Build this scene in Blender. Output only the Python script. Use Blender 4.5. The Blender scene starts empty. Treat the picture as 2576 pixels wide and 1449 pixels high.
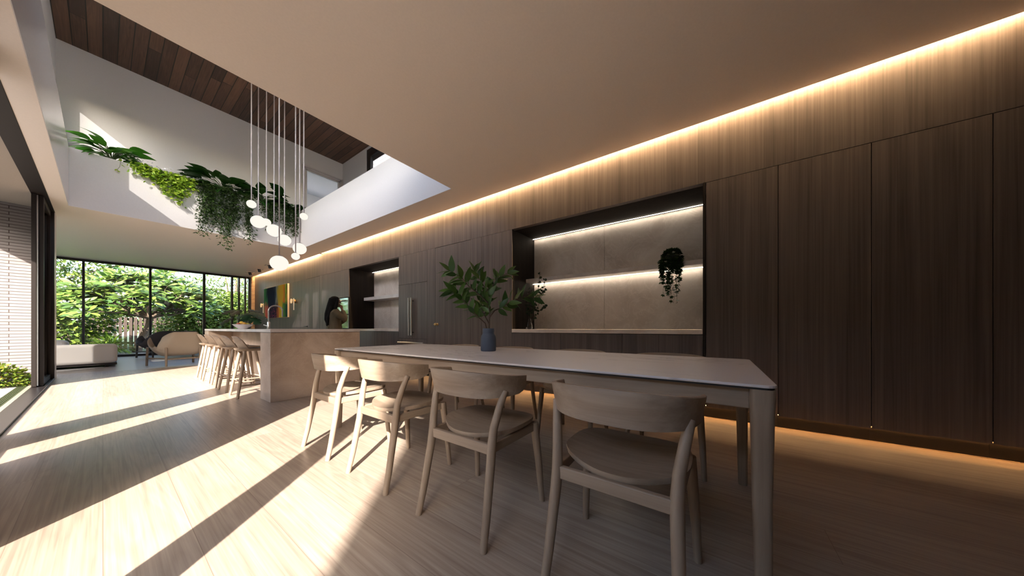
import bpy, bmesh, math, random
import numpy as np
from mathutils import Vector, Matrix, Quaternion
random.seed(7); RNG = np.random.default_rng(11)
scene = bpy.context.scene
COL = scene.collection
PI = math.pi

# ------------------------------------------------------------------ mesh helpers
class MB:
    """collects shapes, then links them as ONE mesh object"""
    def __init__(s): s.v = []; s.f = []
    def add(s, verts, faces):
        o = len(s.v); s.v.extend([tuple(p) for p in verts]); s.f.extend([tuple(i + o for i in f) for f in faces]); return s
    def box(s, x0, x1, y0, y1, z0, z1):
        v = [(x0,y0,z0),(x1,y0,z0),(x1,y1,z0),(x0,y1,z0),(x0,y0,z1),(x1,y0,z1),(x1,y1,z1),(x0,y1,z1)]
        return s.add(v, [(3,2,1,0),(4,5,6,7),(0,1,5,4),(1,2,6,5),(2,3,7,6),(3,0,4,7)])
    def obox(s, a, b, w, h, up=(0,0,1)):
        """bar from a to b, w wide (sideways), h tall"""
        a = Vector(a); b = Vector(b); d = (b - a).normalized(); u = Vector(up)
        sd = d.cross(u).normalized(); u = sd.cross(d).normalized()
        v = []
        for p in (a, b):
            for i, j in ((-1,-1),(1,-1),(1,1),(-1,1)): v.append(p + sd * (w/2*i) + u * (h/2*j))
        return s.add(v, [(0,1,2,3),(7,6,5,4),(0,4,5,1),(1,5,6,2),(2,6,7,3),(3,7,4,0)])
    def tube(s, pts, r, n=10, cap=True, sq=1.0):
        pts = [Vector(p) for p in pts]; m = len(pts)
        if not hasattr(r, '__len__'): r = [r] * m
        t = [(pts[min(i+1, m-1)] - pts[max(i-1, 0)]).normalized() for i in range(m)]
        ref = Vector((0,0,1)) if abs(t[0].z) < .9 else Vector((1,0,0))
        nrm = (ref - t[0] * ref.dot(t[0])).normalized(); v = []
        for i in range(m):
            nrm = (nrm - t[i] * nrm.dot(t[i])).normalized(); bn = t[i].cross(nrm)
            for k in range(n):
                a = 2*PI*k/n; v.append(pts[i] + nrm * (math.cos(a)*r[i]) + bn * (math.sin(a)*r[i]*sq))
        f = [(i*n+k, i*n+(k+1)%n, (i+1)*n+(k+1)%n, (i+1)*n+k) for i in range(m-1) for k in range(n)]
        if cap: f += [tuple(range(n))[::-1], tuple((m-1)*n+k for k in range(n))]
        return s.add(v, f)
    def lathe(s, prof, n=24, c=(0,0,0), cap=False, M=None):
        v = []; m = len(prof)
        for r, z in prof:
            for k in range(n):
                a = 2*PI*k/n; p = Vector((r*math.cos(a), r*math.sin(a), z))
                if M is not None: p = M @ p
                v.append(p + Vector(c))
        f = [(i*n+k, i*n+(k+1)%n, (i+1)*n+(k+1)%n, (i+1)*n+k) for i in range(m-1) for k in range(n)]
        if cap: f += [tuple(range(n))[::-1], tuple((m-1)*n+k for k in range(n))]
        return s.add(v, f)
    def ball(s, c, rx, ry, rz, n=20, m=12, M=None):
        prof = []
        v = []
        for i in range(m+1):
            t = PI*i/m
            for k in range(n):
                a = 2*PI*k/n
                p = Vector((rx*math.sin(t)*math.cos(a), ry*math.sin(t)*math.sin(a), -rz*math.cos(t)))
                if M is not None: p = M @ p
                v.append(p + Vector(c))
        f = [(i*n+k, i*n+(k+1)%n, (i+1)*n+(k+1)%n, (i+1)*n+k) for i in range(m) for k in range(n)]
        return s.add(v, f)
    def prism(s, poly, z0, z1):
        n = len(poly)
        v = [(x,y,z0) for x,y in poly] + [(x,y,z1) for x,y in poly]
        f = [tuple(range(n))[::-1], tuple(range(n, 2*n))] + [(k,(k+1)%n,n+(k+1)%n,n+k) for k in range(n)]
        return s.add(v, f)
    def rings(s, rings, cap=True):
        n = len(rings[0]); o = []
        for r in rings: o += list(r)
        m = len(rings)
        f = [(i*n+k, i*n+(k+1)%n, (i+1)*n+(k+1)%n, (i+1)*n+k) for i in range(m-1) for k in range(n)]
        if cap: f += [tuple(range(n))[::-1], tuple((m-1)*n+k for k in range(n))]
        return s.add(o, f)

def link(o, parent=None):
    COL.objects.link(o)
    if parent is not None: o.parent = parent
    return o

def build(name, mb, mat, parent=None, smooth=False, bevel=0, seg=2, loc=None, fix=True):
    """mesh object; with loc the mesh is re-centred there (a top-level single mesh thing)"""
    me = bpy.data.meshes.new(name)
    v = mb.v
    if loc is not None: v = [(p[0]-loc[0], p[1]-loc[1], p[2]-loc[2]) for p in v]
    me.from_pydata([tuple(p) for p in v], [], mb.f)
    if fix:
        bm = bmesh.new(); bm.from_mesh(me); bmesh.ops.recalc_face_normals(bm, faces=bm.faces); bm.to_mesh(me); bm.free()
    me.materials.append(mat)
    if smooth:
        me.polygons.foreach_set('use_smooth', [True]*len(me.polygons))
        me.set_sharp_from_angle(angle=math.radians(smooth if smooth is not True else 45))
    o = link(bpy.data.objects.new(name, me), parent)
    if loc is not None: o.location = loc
    if bevel:
        b = o.modifiers.new('bevel', 'BEVEL'); b.width = bevel; b.segments = seg; b.limit_method = 'ANGLE'; b.angle_limit = math.radians(40)
    return o

def tag(o, label, cat, group=None, kind=None):
    o['label'] = label; o['category'] = cat
    if group: o['group'] = group
    if kind: o['kind'] = kind
    return o

def thing(name, label, cat, loc=(0,0,0), rz=0, group=None):
    o = bpy.data.objects.new(name, None); o.empty_display_size = .1
    COL.objects.link(o); o.location = loc; o.rotation_euler = (0,0,rz)
    return tag(o, label, cat, group)

def struct(name, mb, mat, bevel=0, smooth=False, parent=None):
    o = build(name, mb, mat, parent, smooth, bevel)
    if parent is None: o['kind'] = 'structure'
    return o

def dup(root, loc, rz, label, group=None):
    r = root.copy(); COL.objects.link(r); r.location = loc; r.rotation_euler = (0,0,rz); r['label'] = label
    if group: r['group'] = group
    for ch in list(root.children):
        c = ch.copy(); COL.objects.link(c); c.parent = r
        for g in ch.children:
            d = g.copy(); COL.objects.link(d); d.parent = c
    return r

# ------------------------------------------------------------------ leaves
def leaf_base(L, W, n=5, fold=.18, curl=.25, shape=lambda t: math.sin(PI*t**.8)):
    """rows of left / mid / right points along +x, leaf surface in xy, z up"""
    v = []; f = []
    for i in range(n+1):
        t = i/n; w = W/2*max(shape(t), .0)
        z = -curl*L*t*t
        if i in (0, n): w = max(w, W*.02)
        v += [(L*t, w, z + fold*w), (L*t, 0, z), (L*t, -w, z + fold*w)]
    for i in range(n):
        a = i*3
        f += [(a, a+1, a+4, a+3), (a+1, a+2, a+5, a+4)]
    return np.array(v, float), np.array(f, int)

SH_OVAL = lambda t: math.sin(PI*t**.8)
SH_LANCE = lambda t: math.sin(PI*t**.75)**.9
SH_HEART = lambda t: (math.sin(PI*min(1, t*.92+.08)))**.55*(1-.35*t) if t < 1 else 0
SH_OBOV = lambda t: math.sin(PI*t**1.5)**.8

def star_leaf(R, lobes=5):
    pts = [(0,0,0)]; m = lobes*2
    for k in range(m+1):
        a = -PI*.86 + 2*PI*.86*k/m
        r = R*(1.0 if k % 2 else .52)
        if k % 2 and abs(a) > PI*.45: r *= .75
        pts.append((r*math.cos(a)+R*.35, r*math.sin(a), -.12*r))
    f = [(0, i, i+1) for i in range(1, m+1)]
    return np.array(pts, float), np.array(f, int)

def frames(d, up=None, roll=None):
    """(N,3) directions -> (N,3,3) bases with columns dir, side, normal"""
    d = d/np.linalg.norm(d, axis=1, keepdims=True)
    u = np.tile([0,0,1.], (len(d),1)) if up is None else up
    s = np.cross(u, d); l = np.linalg.norm(s, axis=1, keepdims=True); s = np.where(l < 1e-4, [[1.,0,0]], s/np.maximum(l, 1e-6))
    n = np.cross(d, s)
    if roll is not None:
        c, q = np.cos(roll)[:,None], np.sin(roll)[:,None]
        s, n = s*c + n*q, n*c - s*q
    return np.stack([d, s, n], axis=2)

def leaves(name, base, B, P, S, mat, parent=None, loc=None):
    """one mesh of N leaves: base shape * scale S, bases B, positions P"""
    bv, bf = base; N = len(P); k = len(bv)
    V = np.einsum('nij,kj->nki', B, bv)*np.asarray(S)[:,None,None] + P[:,None,:]
    if loc is not None: V = V - np.asarray(loc)
    F = (bf[None] + (np.arange(N)*k)[:,None,None]).reshape(-1, bf.shape[1])
    me = bpy.data.meshes.new(name)
    me.vertices.add(N*k); me.vertices.foreach_set('co', V.astype(np.float32).ravel())
    fn = bf.shape[1]
    me.loops.add(F.size); me.loops.foreach_set('vertex_index', F.astype(np.int32).ravel())
    me.polygons.add(len(F)); me.polygons.foreach_set('loop_start', np.arange(0, F.size, fn, dtype=np.int32))
    me.update(calc_edges=True); me.validate()
    me.polygons.foreach_set('use_smooth', [True]*len(me.polygons))
    me.materials.append(mat)
    o = link(bpy.data.objects.new(name, me), parent)
    if loc is not None: o.location = loc
    return o

def rdir(n, zmin=-1, zmax=1):
    z = RNG.uniform(zmin, zmax, n); a = RNG.uniform(0, 2*PI, n); r = np.sqrt(1 - z*z)
    return np.stack([r*np.cos(a), r*np.sin(a), z], 1)

# ------------------------------------------------------------------ materials
def lin(r, g, b):
    f = lambda c: (c/255/12.92) if c/255 <= .04045 else ((c/255+.055)/1.055)**2.4
    return (f(r), f(g), f(b), 1)

def new_mat(name):
    m = bpy.data.materials.new(name); m.use_nodes = True
    nt = m.node_tree; return m, nt, nt.nodes['Principled BSDF'], nt.nodes['Material Output']

def N(nt, t, **kw):
    n = nt.nodes.new(t)
    for k, v in kw.items():
        if k in n.inputs: n.inputs[k].default_value = v
        else: setattr(n, k, v)
    return n

def ramp(nt, fac, stops, interp='LINEAR'):
    r = nt.nodes.new('ShaderNodeValToRGB'); r.color_ramp.interpolation = interp
    e = r.color_ramp.elements
    while len(e) < len(stops): e.new(.5)
    for el, (p, c) in zip(e, stops): el.position = p; el.color = c if len(c) == 4 else (*c, 1)
    if fac is not None: nt.links.new(fac, r.inputs[0])
    return r

def plain(name, col, rough=.5, metal=0, spec=.5, bump=0, bscale=200):
    m, nt, p, _ = new_mat(name)
    p.inputs['Base Color'].default_value = (*col[:3], 1); p.inputs['Roughness'].default_value = rough
    p.inputs['Metallic'].default_value = metal; p.inputs['Specular IOR Level'].default_value = spec
    tc = N(nt, 'ShaderNodeTexCoord'); no = N(nt, 'ShaderNodeTexNoise', Scale=bscale, Detail=3.0)
    nt.links.new(tc.outputs['Object'], no.inputs['Vector'])
    c2 = tuple(min(1, c*.965) for c in col[:3]); r = ramp(nt, no.outputs['Fac'], [(.3, c2), (.7, col[:3])])
    nt.links.new(r.outputs[0], p.inputs['Base Color'])
    if bump:
        b = N(nt, 'ShaderNodeBump', Strength=bump, Distance=.005); nt.links.new(no.outputs['Fac'], b.inputs['Height']); nt.links.new(b.outputs[0], p.inputs['Normal'])
    return m

def wood(name, dark, light, axis=2, fine=60., along=1.2, rough=.5, spec=.4, band=.5, lo=.3, hi=.72):
    m, nt, p, _ = new_mat(name)
    tc = N(nt, 'ShaderNodeTexCoord'); oi = N(nt, 'ShaderNodeObjectInfo')
    off = N(nt, 'ShaderNodeVectorMath', operation='SCALE'); off.inputs[0].default_value = (7.3, 11.1, 5.7)
    nt.links.new(oi.outputs['Random'], off.inputs['Scale'])
    ad = N(nt, 'ShaderNodeVectorMath', operation='ADD'); nt.links.new(tc.outputs['Object'], ad.inputs[0]); nt.links.new(off.outputs[0], ad.inputs[1])
    def nz(sc, al, det, dist):
        mp = N(nt, 'ShaderNodeMapping'); s = [sc]*3; s[axis] = al; mp.inputs['Scale'].default_value = s
        nt.links.new(ad.outputs[0], mp.inputs['Vector'])
        n = N(nt, 'ShaderNodeTexNoise', Scale=1.0, Detail=det, Distortion=dist, Roughness=.6); nt.links.new(mp.outputs[0], n.inputs['Vector']); return n
    a = nz(fine, along, 5.0, .4); b = nz(fine*.16, along*.45, 2.0, .8)
    mx = N(nt, 'ShaderNodeMix', data_type='FLOAT'); mx.inputs[0].default_value = band
    nt.links.new(a.outputs['Fac'], mx.inputs[2]); nt.links.new(b.outputs['Fac'], mx.inputs[3])
    r = ramp(nt, mx.outputs[0], [(lo, dark), (hi, light)])
    nt.links.new(r.outputs[0], p.inputs['Base Color'])
    p.inputs['Roughness'].default_value = rough; p.inputs['Specular IOR Level'].default_value = spec
    bp = N(nt, 'ShaderNodeBump', Strength=.08, Distance=.002); nt.links.new(a.outputs['Fac'], bp.inputs['Height']); nt.links.new(bp.outputs[0], p.inputs['Normal'])
    return m

def planks(name, dark, light, width, length, gap_col, axis='Y', rough=.4, gapw=.004, var=.5, fine=45.):
    """boards running along an axis; per-board tone, stretched grain, thin dark joints"""
    m, nt, p, _ = new_mat(name); L = nt.links
    tc = N(nt, 'ShaderNodeTexCoord'); sp = N(nt, 'ShaderNodeSeparateXYZ'); L.new(tc.outputs['Object'], sp.inputs[0])
    u = sp.outputs['X'] if axis == 'Y' else sp.outputs['Y']; w = sp.outputs['Y'] if axis == 'Y' else sp.outputs['X']
    def M(op, a, b=None, c=None):
        n = N(nt, 'ShaderNodeMath', operation=op)
        for i, q in enumerate((a, b, c)):
            if q is None: continue
            if isinstance(q, (int, float)): n.inputs[i].default_value = q
            else: L.new(q, n.inputs[i])
        return n.outputs[0]
    k = M('DIVIDE', u, width); ki = M('FLOOR', k); kf = M('FRACT', k)
    wn = N(nt, 'ShaderNodeTexWhiteNoise', noise_dimensions='1D'); L.new(ki, wn.inputs['W'])
    q = M('ADD', M('DIVIDE', w, length), M('MULTIPLY', wn.outputs['Value'], 7.0)); qi = M('FLOOR', q); qf = M('FRACT', q)
    cb = N(nt, 'ShaderNodeCombineXYZ'); L.new(ki, cb.inputs[0]); L.new(qi, cb.inputs[1])
    w2 = N(nt, 'ShaderNodeTexWhiteNoise', noise_dimensions='2D'); L.new(cb.outputs[0], w2.inputs['Vector'])
    # grain
    mp = N(nt, 'ShaderNodeCombineXYZ')
    L.new(M('MULTIPLY', u, fine), mp.inputs[0]); L.new(M('MULTIPLY', w, 1.3), mp.inputs[1]); L.new(M('MULTIPLY', w2.outputs['Value'], 40.), mp.inputs[2])
    n1 = N(nt, 'ShaderNodeTexNoise', Scale=1.0, Detail=5.0, Distortion=.5, Roughness=.6); L.new(mp.outputs[0], n1.inputs['Vector'])
    mp2 = N(nt, 'ShaderNodeCombineXYZ')
    L.new(M('MULTIPLY', u, 7.), mp2.inputs[0]); L.new(M('MULTIPLY', w, .7), mp2.inputs[1]); L.new(M('MULTIPLY', w2.outputs['Value'], 40.), mp2.inputs[2])
    n2 = N(nt, 'ShaderNodeTexNoise', Scale=1.0, Detail=2.0, Distortion=1.5); L.new(mp2.outputs[0], n2.inputs['Vector'])
    wv = M('PINGPONG', M('MULTIPLY', n2.outputs['Fac'], 9.0), 1.0)
    g = M('ADD', M('MULTIPLY', n1.outputs['Fac'], .58), M('MULTIPLY', wv, .10))
    g = M('ADD', g, M('MULTIPLY', M('SUBTRACT', w2.outputs['Value'], .5), var))
    r = ramp(nt, g, [(.15, dark), (.62, light)])
    # joints
    e = M('MINIMUM', M('MULTIPLY', kf, width), M('MULTIPLY', M('SUBTRACT', 1.0, kf), width))
    e2 = M('MINIMUM', M('MULTIPLY', qf, length), M('MULTIPLY', M('SUBTRACT', 1.0, qf), length))
    j = M('LESS_THAN', M('MINIMUM', e, e2), gapw/2)
    mx = N(nt, 'ShaderNodeMix', data_type='RGBA'); L.new(j, mx.inputs[0]); L.new(r.outputs[0], mx.inputs[6]); mx.inputs[7].default_value = (*gap_col[:3], 1)
    L.new(mx.outputs[2], p.inputs['Base Color']); p.inputs['Roughness'].default_value = rough
    return m

def stone(name, base, light, dark, scale=2.2, rough=.45, vein=.5):
    m, nt, p, _ = new_mat(name); L = nt.links
    tc = N(nt, 'ShaderNodeTexCoord')
    n1 = N(nt, 'ShaderNodeTexNoise', Scale=scale, Detail=8.0, Roughness=.62, Distortion=1.2); L.new(tc.outputs['Object'], n1.inputs['Vector'])
    n2 = N(nt, 'ShaderNodeTexNoise', Scale=scale*2.3, Detail=9.0, Roughness=.6, Distortion=2.4); L.new(tc.outputs['Object'], n2.inputs['Vector'])
    r1 = ramp(nt, n1.outputs['Fac'], [(.3, dark), (.5, base), (.72, light)])
    r2 = ramp(nt, n2.outputs['Fac'], [(.47, (0,0,0)), (.5, (1,1,1)), (.53, (0,0,0))])
    ml = N(nt, 'ShaderNodeMath', operation='MULTIPLY'); ml.inputs[1].default_value = vein; L.new(r2.outputs[0], ml.inputs[0])
    mx = N(nt, 'ShaderNodeMix', data_type='RGBA'); L.new(ml.outputs[0], mx.inputs[0]); L.new(r1.outputs[0], mx.inputs[6]); mx.inputs[7].default_value = (*light[:3], 1)
    L.new(mx.outputs[2], p.inputs['Base Color']); p.inputs['Roughness'].default_value = rough
    return m

def marble(name):
    m, nt, p, _ = new_mat(name); L = nt.links
    tc = N(nt, 'ShaderNodeTexCoord')
    mp = N(nt, 'ShaderNodeMapping'); mp.inputs['Scale'].default_value = (2.4, .9, 1); L.new(tc.outputs['Object'], mp.inputs['Vector'])
    n1 = N(nt, 'ShaderNodeTexNoise', Scale=1.4, Detail=10.0, Roughness=.62, Distortion=1.0); L.new(mp.outputs[0], n1.inputs['Vector'])
    n2 = N(nt, 'ShaderNodeTexNoise', Scale=1.1, Detail=3.0); L.new(tc.outputs['Object'], n2.inputs['Vector'])
    r = ramp(nt, n1.outputs['Fac'], [(.480, (0,0,0)), (.5, (1,1,1)), (.520, (0,0,0))])
    r2 = ramp(nt, n2.outputs['Fac'], [(.45, (0,0,0)), (.62, (1,1,1))])
    ml = N(nt, 'ShaderNodeMath', operation='MULTIPLY'); L.new(r.outputs[0], ml.inputs[0]); L.new(r2.outputs[0], ml.inputs[1])
    m2 = N(nt, 'ShaderNodeMath', operation='MULTIPLY'); m2.inputs[1].default_value = .8; L.new(ml.outputs[0], m2.inputs[0])
    mx = N(nt, 'ShaderNodeMix', data_type='RGBA'); L.new(m2.outputs[0], mx.inputs[0]); mx.inputs[6].default_value = (.66,.62,.61,1); mx.inputs[7].default_value = (.16,.13,.13,1)
    L.new(mx.outputs[2], p.inputs['Base Color']); p.inputs['Roughness'].default_value = .32
    return m

def brick(name, c1, c2, mortar, w, h, ax=('X','Z'), ms=.006):
    m, nt, p, _ = new_mat(name); L = nt.links
    tc = N(nt, 'ShaderNodeTexCoord'); sp = N(nt, 'ShaderNodeSeparateXYZ'); L.new(tc.outputs['Object'], sp.inputs[0])
    cb = N(nt, 'ShaderNodeCombineXYZ'); L.new(sp.outputs[ax[0]], cb.inputs[0]); L.new(sp.outputs[ax[1]], cb.inputs[1])
    b = N(nt, 'ShaderNodeTexBrick'); L.new(cb.outputs[0], b.inputs['Vector'])
    b.inputs['Scale'].default_value = 1; b.inputs['Brick Width'].default_value = w; b.inputs['Row Height'].default_value = h
    b.inputs['Mortar Size'].default_value = ms; b.inputs['Mortar Smooth'].default_value = .3
    b.inputs['Color1'].default_value = (*c1,1); b.inputs['Color2'].default_value = (*c2,1); b.inputs['Mortar'].default_value = (*mortar,1)
    L.new(b.outputs['Color'], p.inputs['Base Color']); p.inputs['Roughness'].default_value = .85
    bp = N(nt, 'ShaderNodeBump', Strength=.7, Distance=.012, invert=True); L.new(b.outputs['Fac'], bp.inputs['Height']); L.new(bp.outputs[0], p.inputs['Normal'])
    return m

def leafmat(name, c1, c2, rough=.4, trans=.35, spec=.4):
    """two-tone foliage; each leaf its own tone, some light passes through"""
    m, nt, p, out = new_mat(name); L = nt.links
    g = N(nt, 'ShaderNodeNewGeometry')
    r = ramp(nt, g.outputs['Random Per Island'], [(0, c1), (1, c2)])
    L.new(r.outputs[0], p.inputs['Base Color']); p.inputs['Roughness'].default_value = rough; p.inputs['Specular IOR Level'].default_value = spec
    tl = N(nt, 'ShaderNodeBsdfTranslucent'); L.new(r.outputs[0], tl.inputs['Color'])
    mx = N(nt, 'ShaderNodeMixShader'); mx.inputs[0].default_value = trans
    L.new(p.outputs[0], mx.inputs[1]); L.new(tl.outputs[0], mx.inputs[2]); L.new(mx.outputs[0], out.inputs['Surface'])
    return m

def emit(name, col, st):
    m, nt, p, out = new_mat(name); nt.nodes.remove(p)
    e = N(nt, 'ShaderNodeEmission'); e.inputs[0].default_value = (*col, 1); e.inputs[1].default_value = st
    nt.links.new(e.outputs[0], out.inputs['Surface']); return m

def glass(name, tint=(1,1,1), k=.85, ior=1.45, rough=0.0):
    m, nt, p, out = new_mat(name); nt.nodes.remove(p); L = nt.links
    t = N(nt, 'ShaderNodeBsdfTransparent'); t.inputs[0].default_value = (*tint,1)
    g = N(nt, 'ShaderNodeBsdfGlossy'); g.inputs['Roughness'].default_value = rough
    fr = N(nt, 'ShaderNodeFresnel', IOR=ior); ml = N(nt, 'ShaderNodeMath', operation='MULTIPLY'); ml.inputs[1].default_value = k
    L.new(fr.outputs[0], ml.inputs[0]); mx = N(nt, 'ShaderNodeMixShader'); L.new(ml.outputs[0], mx.inputs[0])
    L.new(t.outputs[0], mx.inputs[1]); L.new(g.outputs[0], mx.inputs[2]); L.new(mx.outputs[0], out.inputs['Surface'])
    return m

OAK_D, OAK_L = (.20,.140,.095), (.345,.265,.195)
M = {}
M['floor'] = planks('oak_floor', (.225,.163,.125), (.470,.388,.305), .24, 7.3, (.20,.145,.11), 'Y', .33, .0022, .10, 85.)
M['tile'] = plain('pale_stone_floor', (.52,.51,.52), .30, bscale=14)
M['paint'] = plain('ceiling_paint', (.90,.81,.71), .42, bscale=60)
M['white'] = plain('white_wall_paint', (.80,.78,.78), .5, bscale=60)
M['gloss'] = plain('satin_white_lining', (.70,.67,.67), .22, bscale=40)
M['soffit'] = plain('textured_soffit', (.40,.35,.29), .8, bump=.3, bscale=60)
M['roofboard'] = planks('walnut_ceiling_boards', (.045,.022,.013), (.17,.085,.050), .165, 3.6, (.006,.004,.003), 'Y', .45, .013, .40, 60.)
M['veneer'] = wood('smoked_oak_veneer', (.048,.038,.037), (.158,.126,.117), 2, 75., .8, .42, .45, .45)
M['veneer_y'] = wood('smoked_oak_veneer_flat', (.026,.017,.014), (.075,.052,.042), 1, 70., .8, .45, .4, .45)
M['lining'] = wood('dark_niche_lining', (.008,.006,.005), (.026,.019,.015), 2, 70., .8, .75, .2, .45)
M['plinth'] = plain('black_plinth', (.016,.013,.013), .4)
M['gap'] = plain('joint_shadow_black', (.012,.010,.010), .7)
M['oak_x'] = wood('pale_oak_x', OAK_D, OAK_L, 0, 55., 2., .5)
M['oak_y'] = wood('pale_oak_y', OAK_D, OAK_L, 1, 55., 2., .5)
M['oak_z'] = wood('pale_oak_z', OAK_D, OAK_L, 2, 55., 2., .5)
M['oak_dark'] = wood('dark_grey_timber', (.03,.025,.024), (.07,.06,.058), 2, 55., 2., .5)  # dark grey timber of the seat bases and loveseat legs
M['stone'] = stone('sandy_limestone', (.46,.36,.285), (.58,.48,.395), (.36,.27,.205), 1.6, .45, .35)
M['splash'] = stone('grey_limestone', (.60,.53,.48), (.72,.66,.61), (.47,.40,.36), 1.3, .4, .5)
M['counter'] = stone('pale_counter_stone', (.62,.58,.57), (.72,.69,.68), (.52,.48,.47), 3., .35, .3)
M['marble'] = marble('veined_white_ceramic')
M['black'] = plain('black_aluminium', (.014,.011,.011), .3)
M['bronze'] = plain('dark_bronze_aluminium', (.014,.010,.008), .5, 0, .2)
M['steel'] = plain('brushed_steel', (.55,.52,.50), .28, 1)
M['darksteel'] = plain('dark_steel', (.10,.10,.11), .25, 1)
M['brass'] = plain('aged_brass', (.52,.34,.15), .32, 1)
M['cord'] = plain('pale_lilac_cord', (.50,.45,.46), .45)
M['globe'] = emit('opal_glass_glow', (1,.93,.83), .31)
M['led'] = emit('warm_led', (1,.68,.36), 118.)
M['ledw'] = emit('warm_white_led', (1,.86,.68), 9.)
M['ledf'] = emit('amber_led', (1,.46,.13), 46.)
M['disc'] = emit('amber_disc_glow', (1,.66,.33), .24)
M['glass'] = glass('window_glass')
M['oven'] = plain('oven_mirror_glass', (.50,.60,.68), .06, .85)
M['vaseglass'] = glass('clear_vase_glass', (.93,.95,.95), 1.0, 1.5)
M['jar'] = plain('slate_blue_ceramic', (.055,.070,.105), .55, bump=.05, bscale=300)
M['bowl'] = plain('white_porcelain', (.72,.69,.70), .35)
M['sofa'] = plain('cream_boucle', (.74,.70,.66), .9, bump=.3, bscale=250)
M['tweed'] = plain('oatmeal_tweed', (.40,.33,.26), .9, bump=.4, bscale=300)
M['charcoal'] = plain('charcoal_tweed', (.050,.047,.052), .85, bump=.4, bscale=300)
M['brick'] = brick('long_cream_bricks', (.21,.187,.177), (.185,.162,.152), (.055,.036,.030), .46, .052, ('X','Z'), .005)
M['brick_y'] = brick('thin_tan_bricks', (.50,.33,.20), (.40,.26,.16), (.10,.06,.04), .30, .055, ('Y','Z'), .010)
M['soil'] = plain('dark_soil', (.02,.014,.010), .95, bscale=90)
M['bark'] = wood('grey_brown_bark', (.06,.04,.028), (.19,.14,.10), 2, 30., 6., .85)
M['stem'] = plain('dark_stem', (.055,.030,.020), .6)
M['gstem'] = plain('green_stem', (.06,.10,.025), .5)
M['fence'] = wood('brown_fence_timber', (.035,.024,.018), (.085,.060,.046), 2, 40., 1., .7)
M['lawn'] = plain('green_ground', (.03,.05,.014), .95, bscale=30)
M['paving'] = plain('grey_paving', (.27,.25,.235), .7, bump=.3, bscale=25)
M['sill'] = plain('pale_stone_sill', (.30,.27,.21), .25, bscale=30)
M['drain'] = plain('mossy_drain', (.035,.045,.012), .6)
M['lf_branch'] = leafmat('laurel_green', (.020,.060,.014), (.075,.150,.030), .38, .25)
M['lf_branch2'] = leafmat('eucalyptus_dark', (.010,.022,.010), (.022,.045,.018), .6, .2)
M['lf_ivy'] = leafmat('ivy_green', (.008,.025,.006), (.030,.075,.018), .45, .25)
M['lf_mon'] = leafmat('monstera_green', (.010,.035,.018), (.022,.060,.026), .22, .15, .6)
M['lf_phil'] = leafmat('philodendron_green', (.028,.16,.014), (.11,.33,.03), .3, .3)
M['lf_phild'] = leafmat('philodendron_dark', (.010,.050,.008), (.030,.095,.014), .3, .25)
M['lf_lime'] = leafmat('creeping_lime', (.13,.29,.02), (.46,.60,.07), .45, .35)
M['lf_vine'] = leafmat('trailing_small_leaf', (.012,.032,.008), (.060,.120,.020), .5, .35)
M['lf_hedge'] = leafmat('hedge_leaf', (.026,.078,.012), (.235,.305,.050), .45, .4)
M['lf_tree'] = leafmat('light_tree_leaf', (.09,.17,.03), (.29,.37,.085), .5, .45)
M['lf_fran'] = leafmat('frangipani_leaf', (.026,.080,.014), (.205,.290,.055), .35, .35)
M['lf_grass'] = leafmat('strap_leaf', (.06,.15,.015), (.23,.32,.035), .45, .35)
M['lf_shrub'] = leafmat('shrub_leaf', (.05,.13,.012), (.22,.25,.025), .5, .35)
M['fl_white'] = leafmat('white_petal', (.80,.76,.82), (.90,.88,.95), .6, .3)
M['fl_orange'] = leafmat('orange_petal', (.55,.16,.03), (.65,.30,.05), .6, .3)
M['skin'] = plain('brown_skin', (.27,.13,.075), .5)
M['hair'] = plain('black_hair', (.007,.006,.006), .75, 0, .2, bscale=120)
M['coat'] = plain('olive_brown_wool', (.155,.125,.078), .9, bump=.5, bscale=260)
M['trouser'] = plain('dark_trouser', (.02,.02,.024), .8)
M['cream'] = plain('cream_canvas_edge', (.72,.58,.44), .7)
M['siding'] = brick('pale_weatherboard', (.55,.56,.60), (.55,.56,.60), (.15,.15,.17), 30., .16, ('Y','Z'), .008)
# ================================================================== THE SETTING
W, ZC = 3.64, 3.064            # joinery wall plane, ceiling height
YE = 15.96                     # garden window plane
def B(*a): return MB().box(*a)
struct('floor', B(-.51, 4.40, -4.2, 10.66, -.12, 0), M['floor'])
struct('floor', B(-5.2, 4.40, 10.66, 16.1, -.12, 0).box(-5.2, -.51, 10.2, 10.66, -.12, 0), M['tile'])
# ground floor ceiling slab around the void, with the light slot beside the joinery wall
c = MB(); c.box(-.51, 3.58, -4.2, 3.305, ZC, 3.36); c.box(3.075, 3.58, 3.305, 9.2, ZC, 3.36); c.box(-.51, -.35, 3.305, 9.2, ZC, 3.36)
c.box(-.51, 3.58, 9.2, 16.1, ZC, 3.36); c.box(-5.2, -.51, 10.0, 16.1, ZC, 3.36); c.box(3.58, 4.72, -4.2, 16.1, 3.20, 3.36)
struct('ceiling', c, M['paint'])
# void linings (upstands) and the planter front
struct('wall_void_right', B(3.07, 3.17, 3.305, 9.2, ZC+.002, 4.09), M['white'])
struct('wall_void_left', B(-.50, -.345, 3.2, 9.19, ZC+.002, 4.085), M['gloss'])
struct('wall_void_near', B(-.5, 3.17, 3.2, 3.300, ZC+.02, 4.09), M['white'])
struct('wall_void_far', B(-.50, 4.49, 9.195, 9.30, ZC+.002, 4.09), M['white'])
struct('trim_1', B(-.50, 4.49, 9.30, 9.9, 3.36, 3.95), M['soil'])
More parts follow.
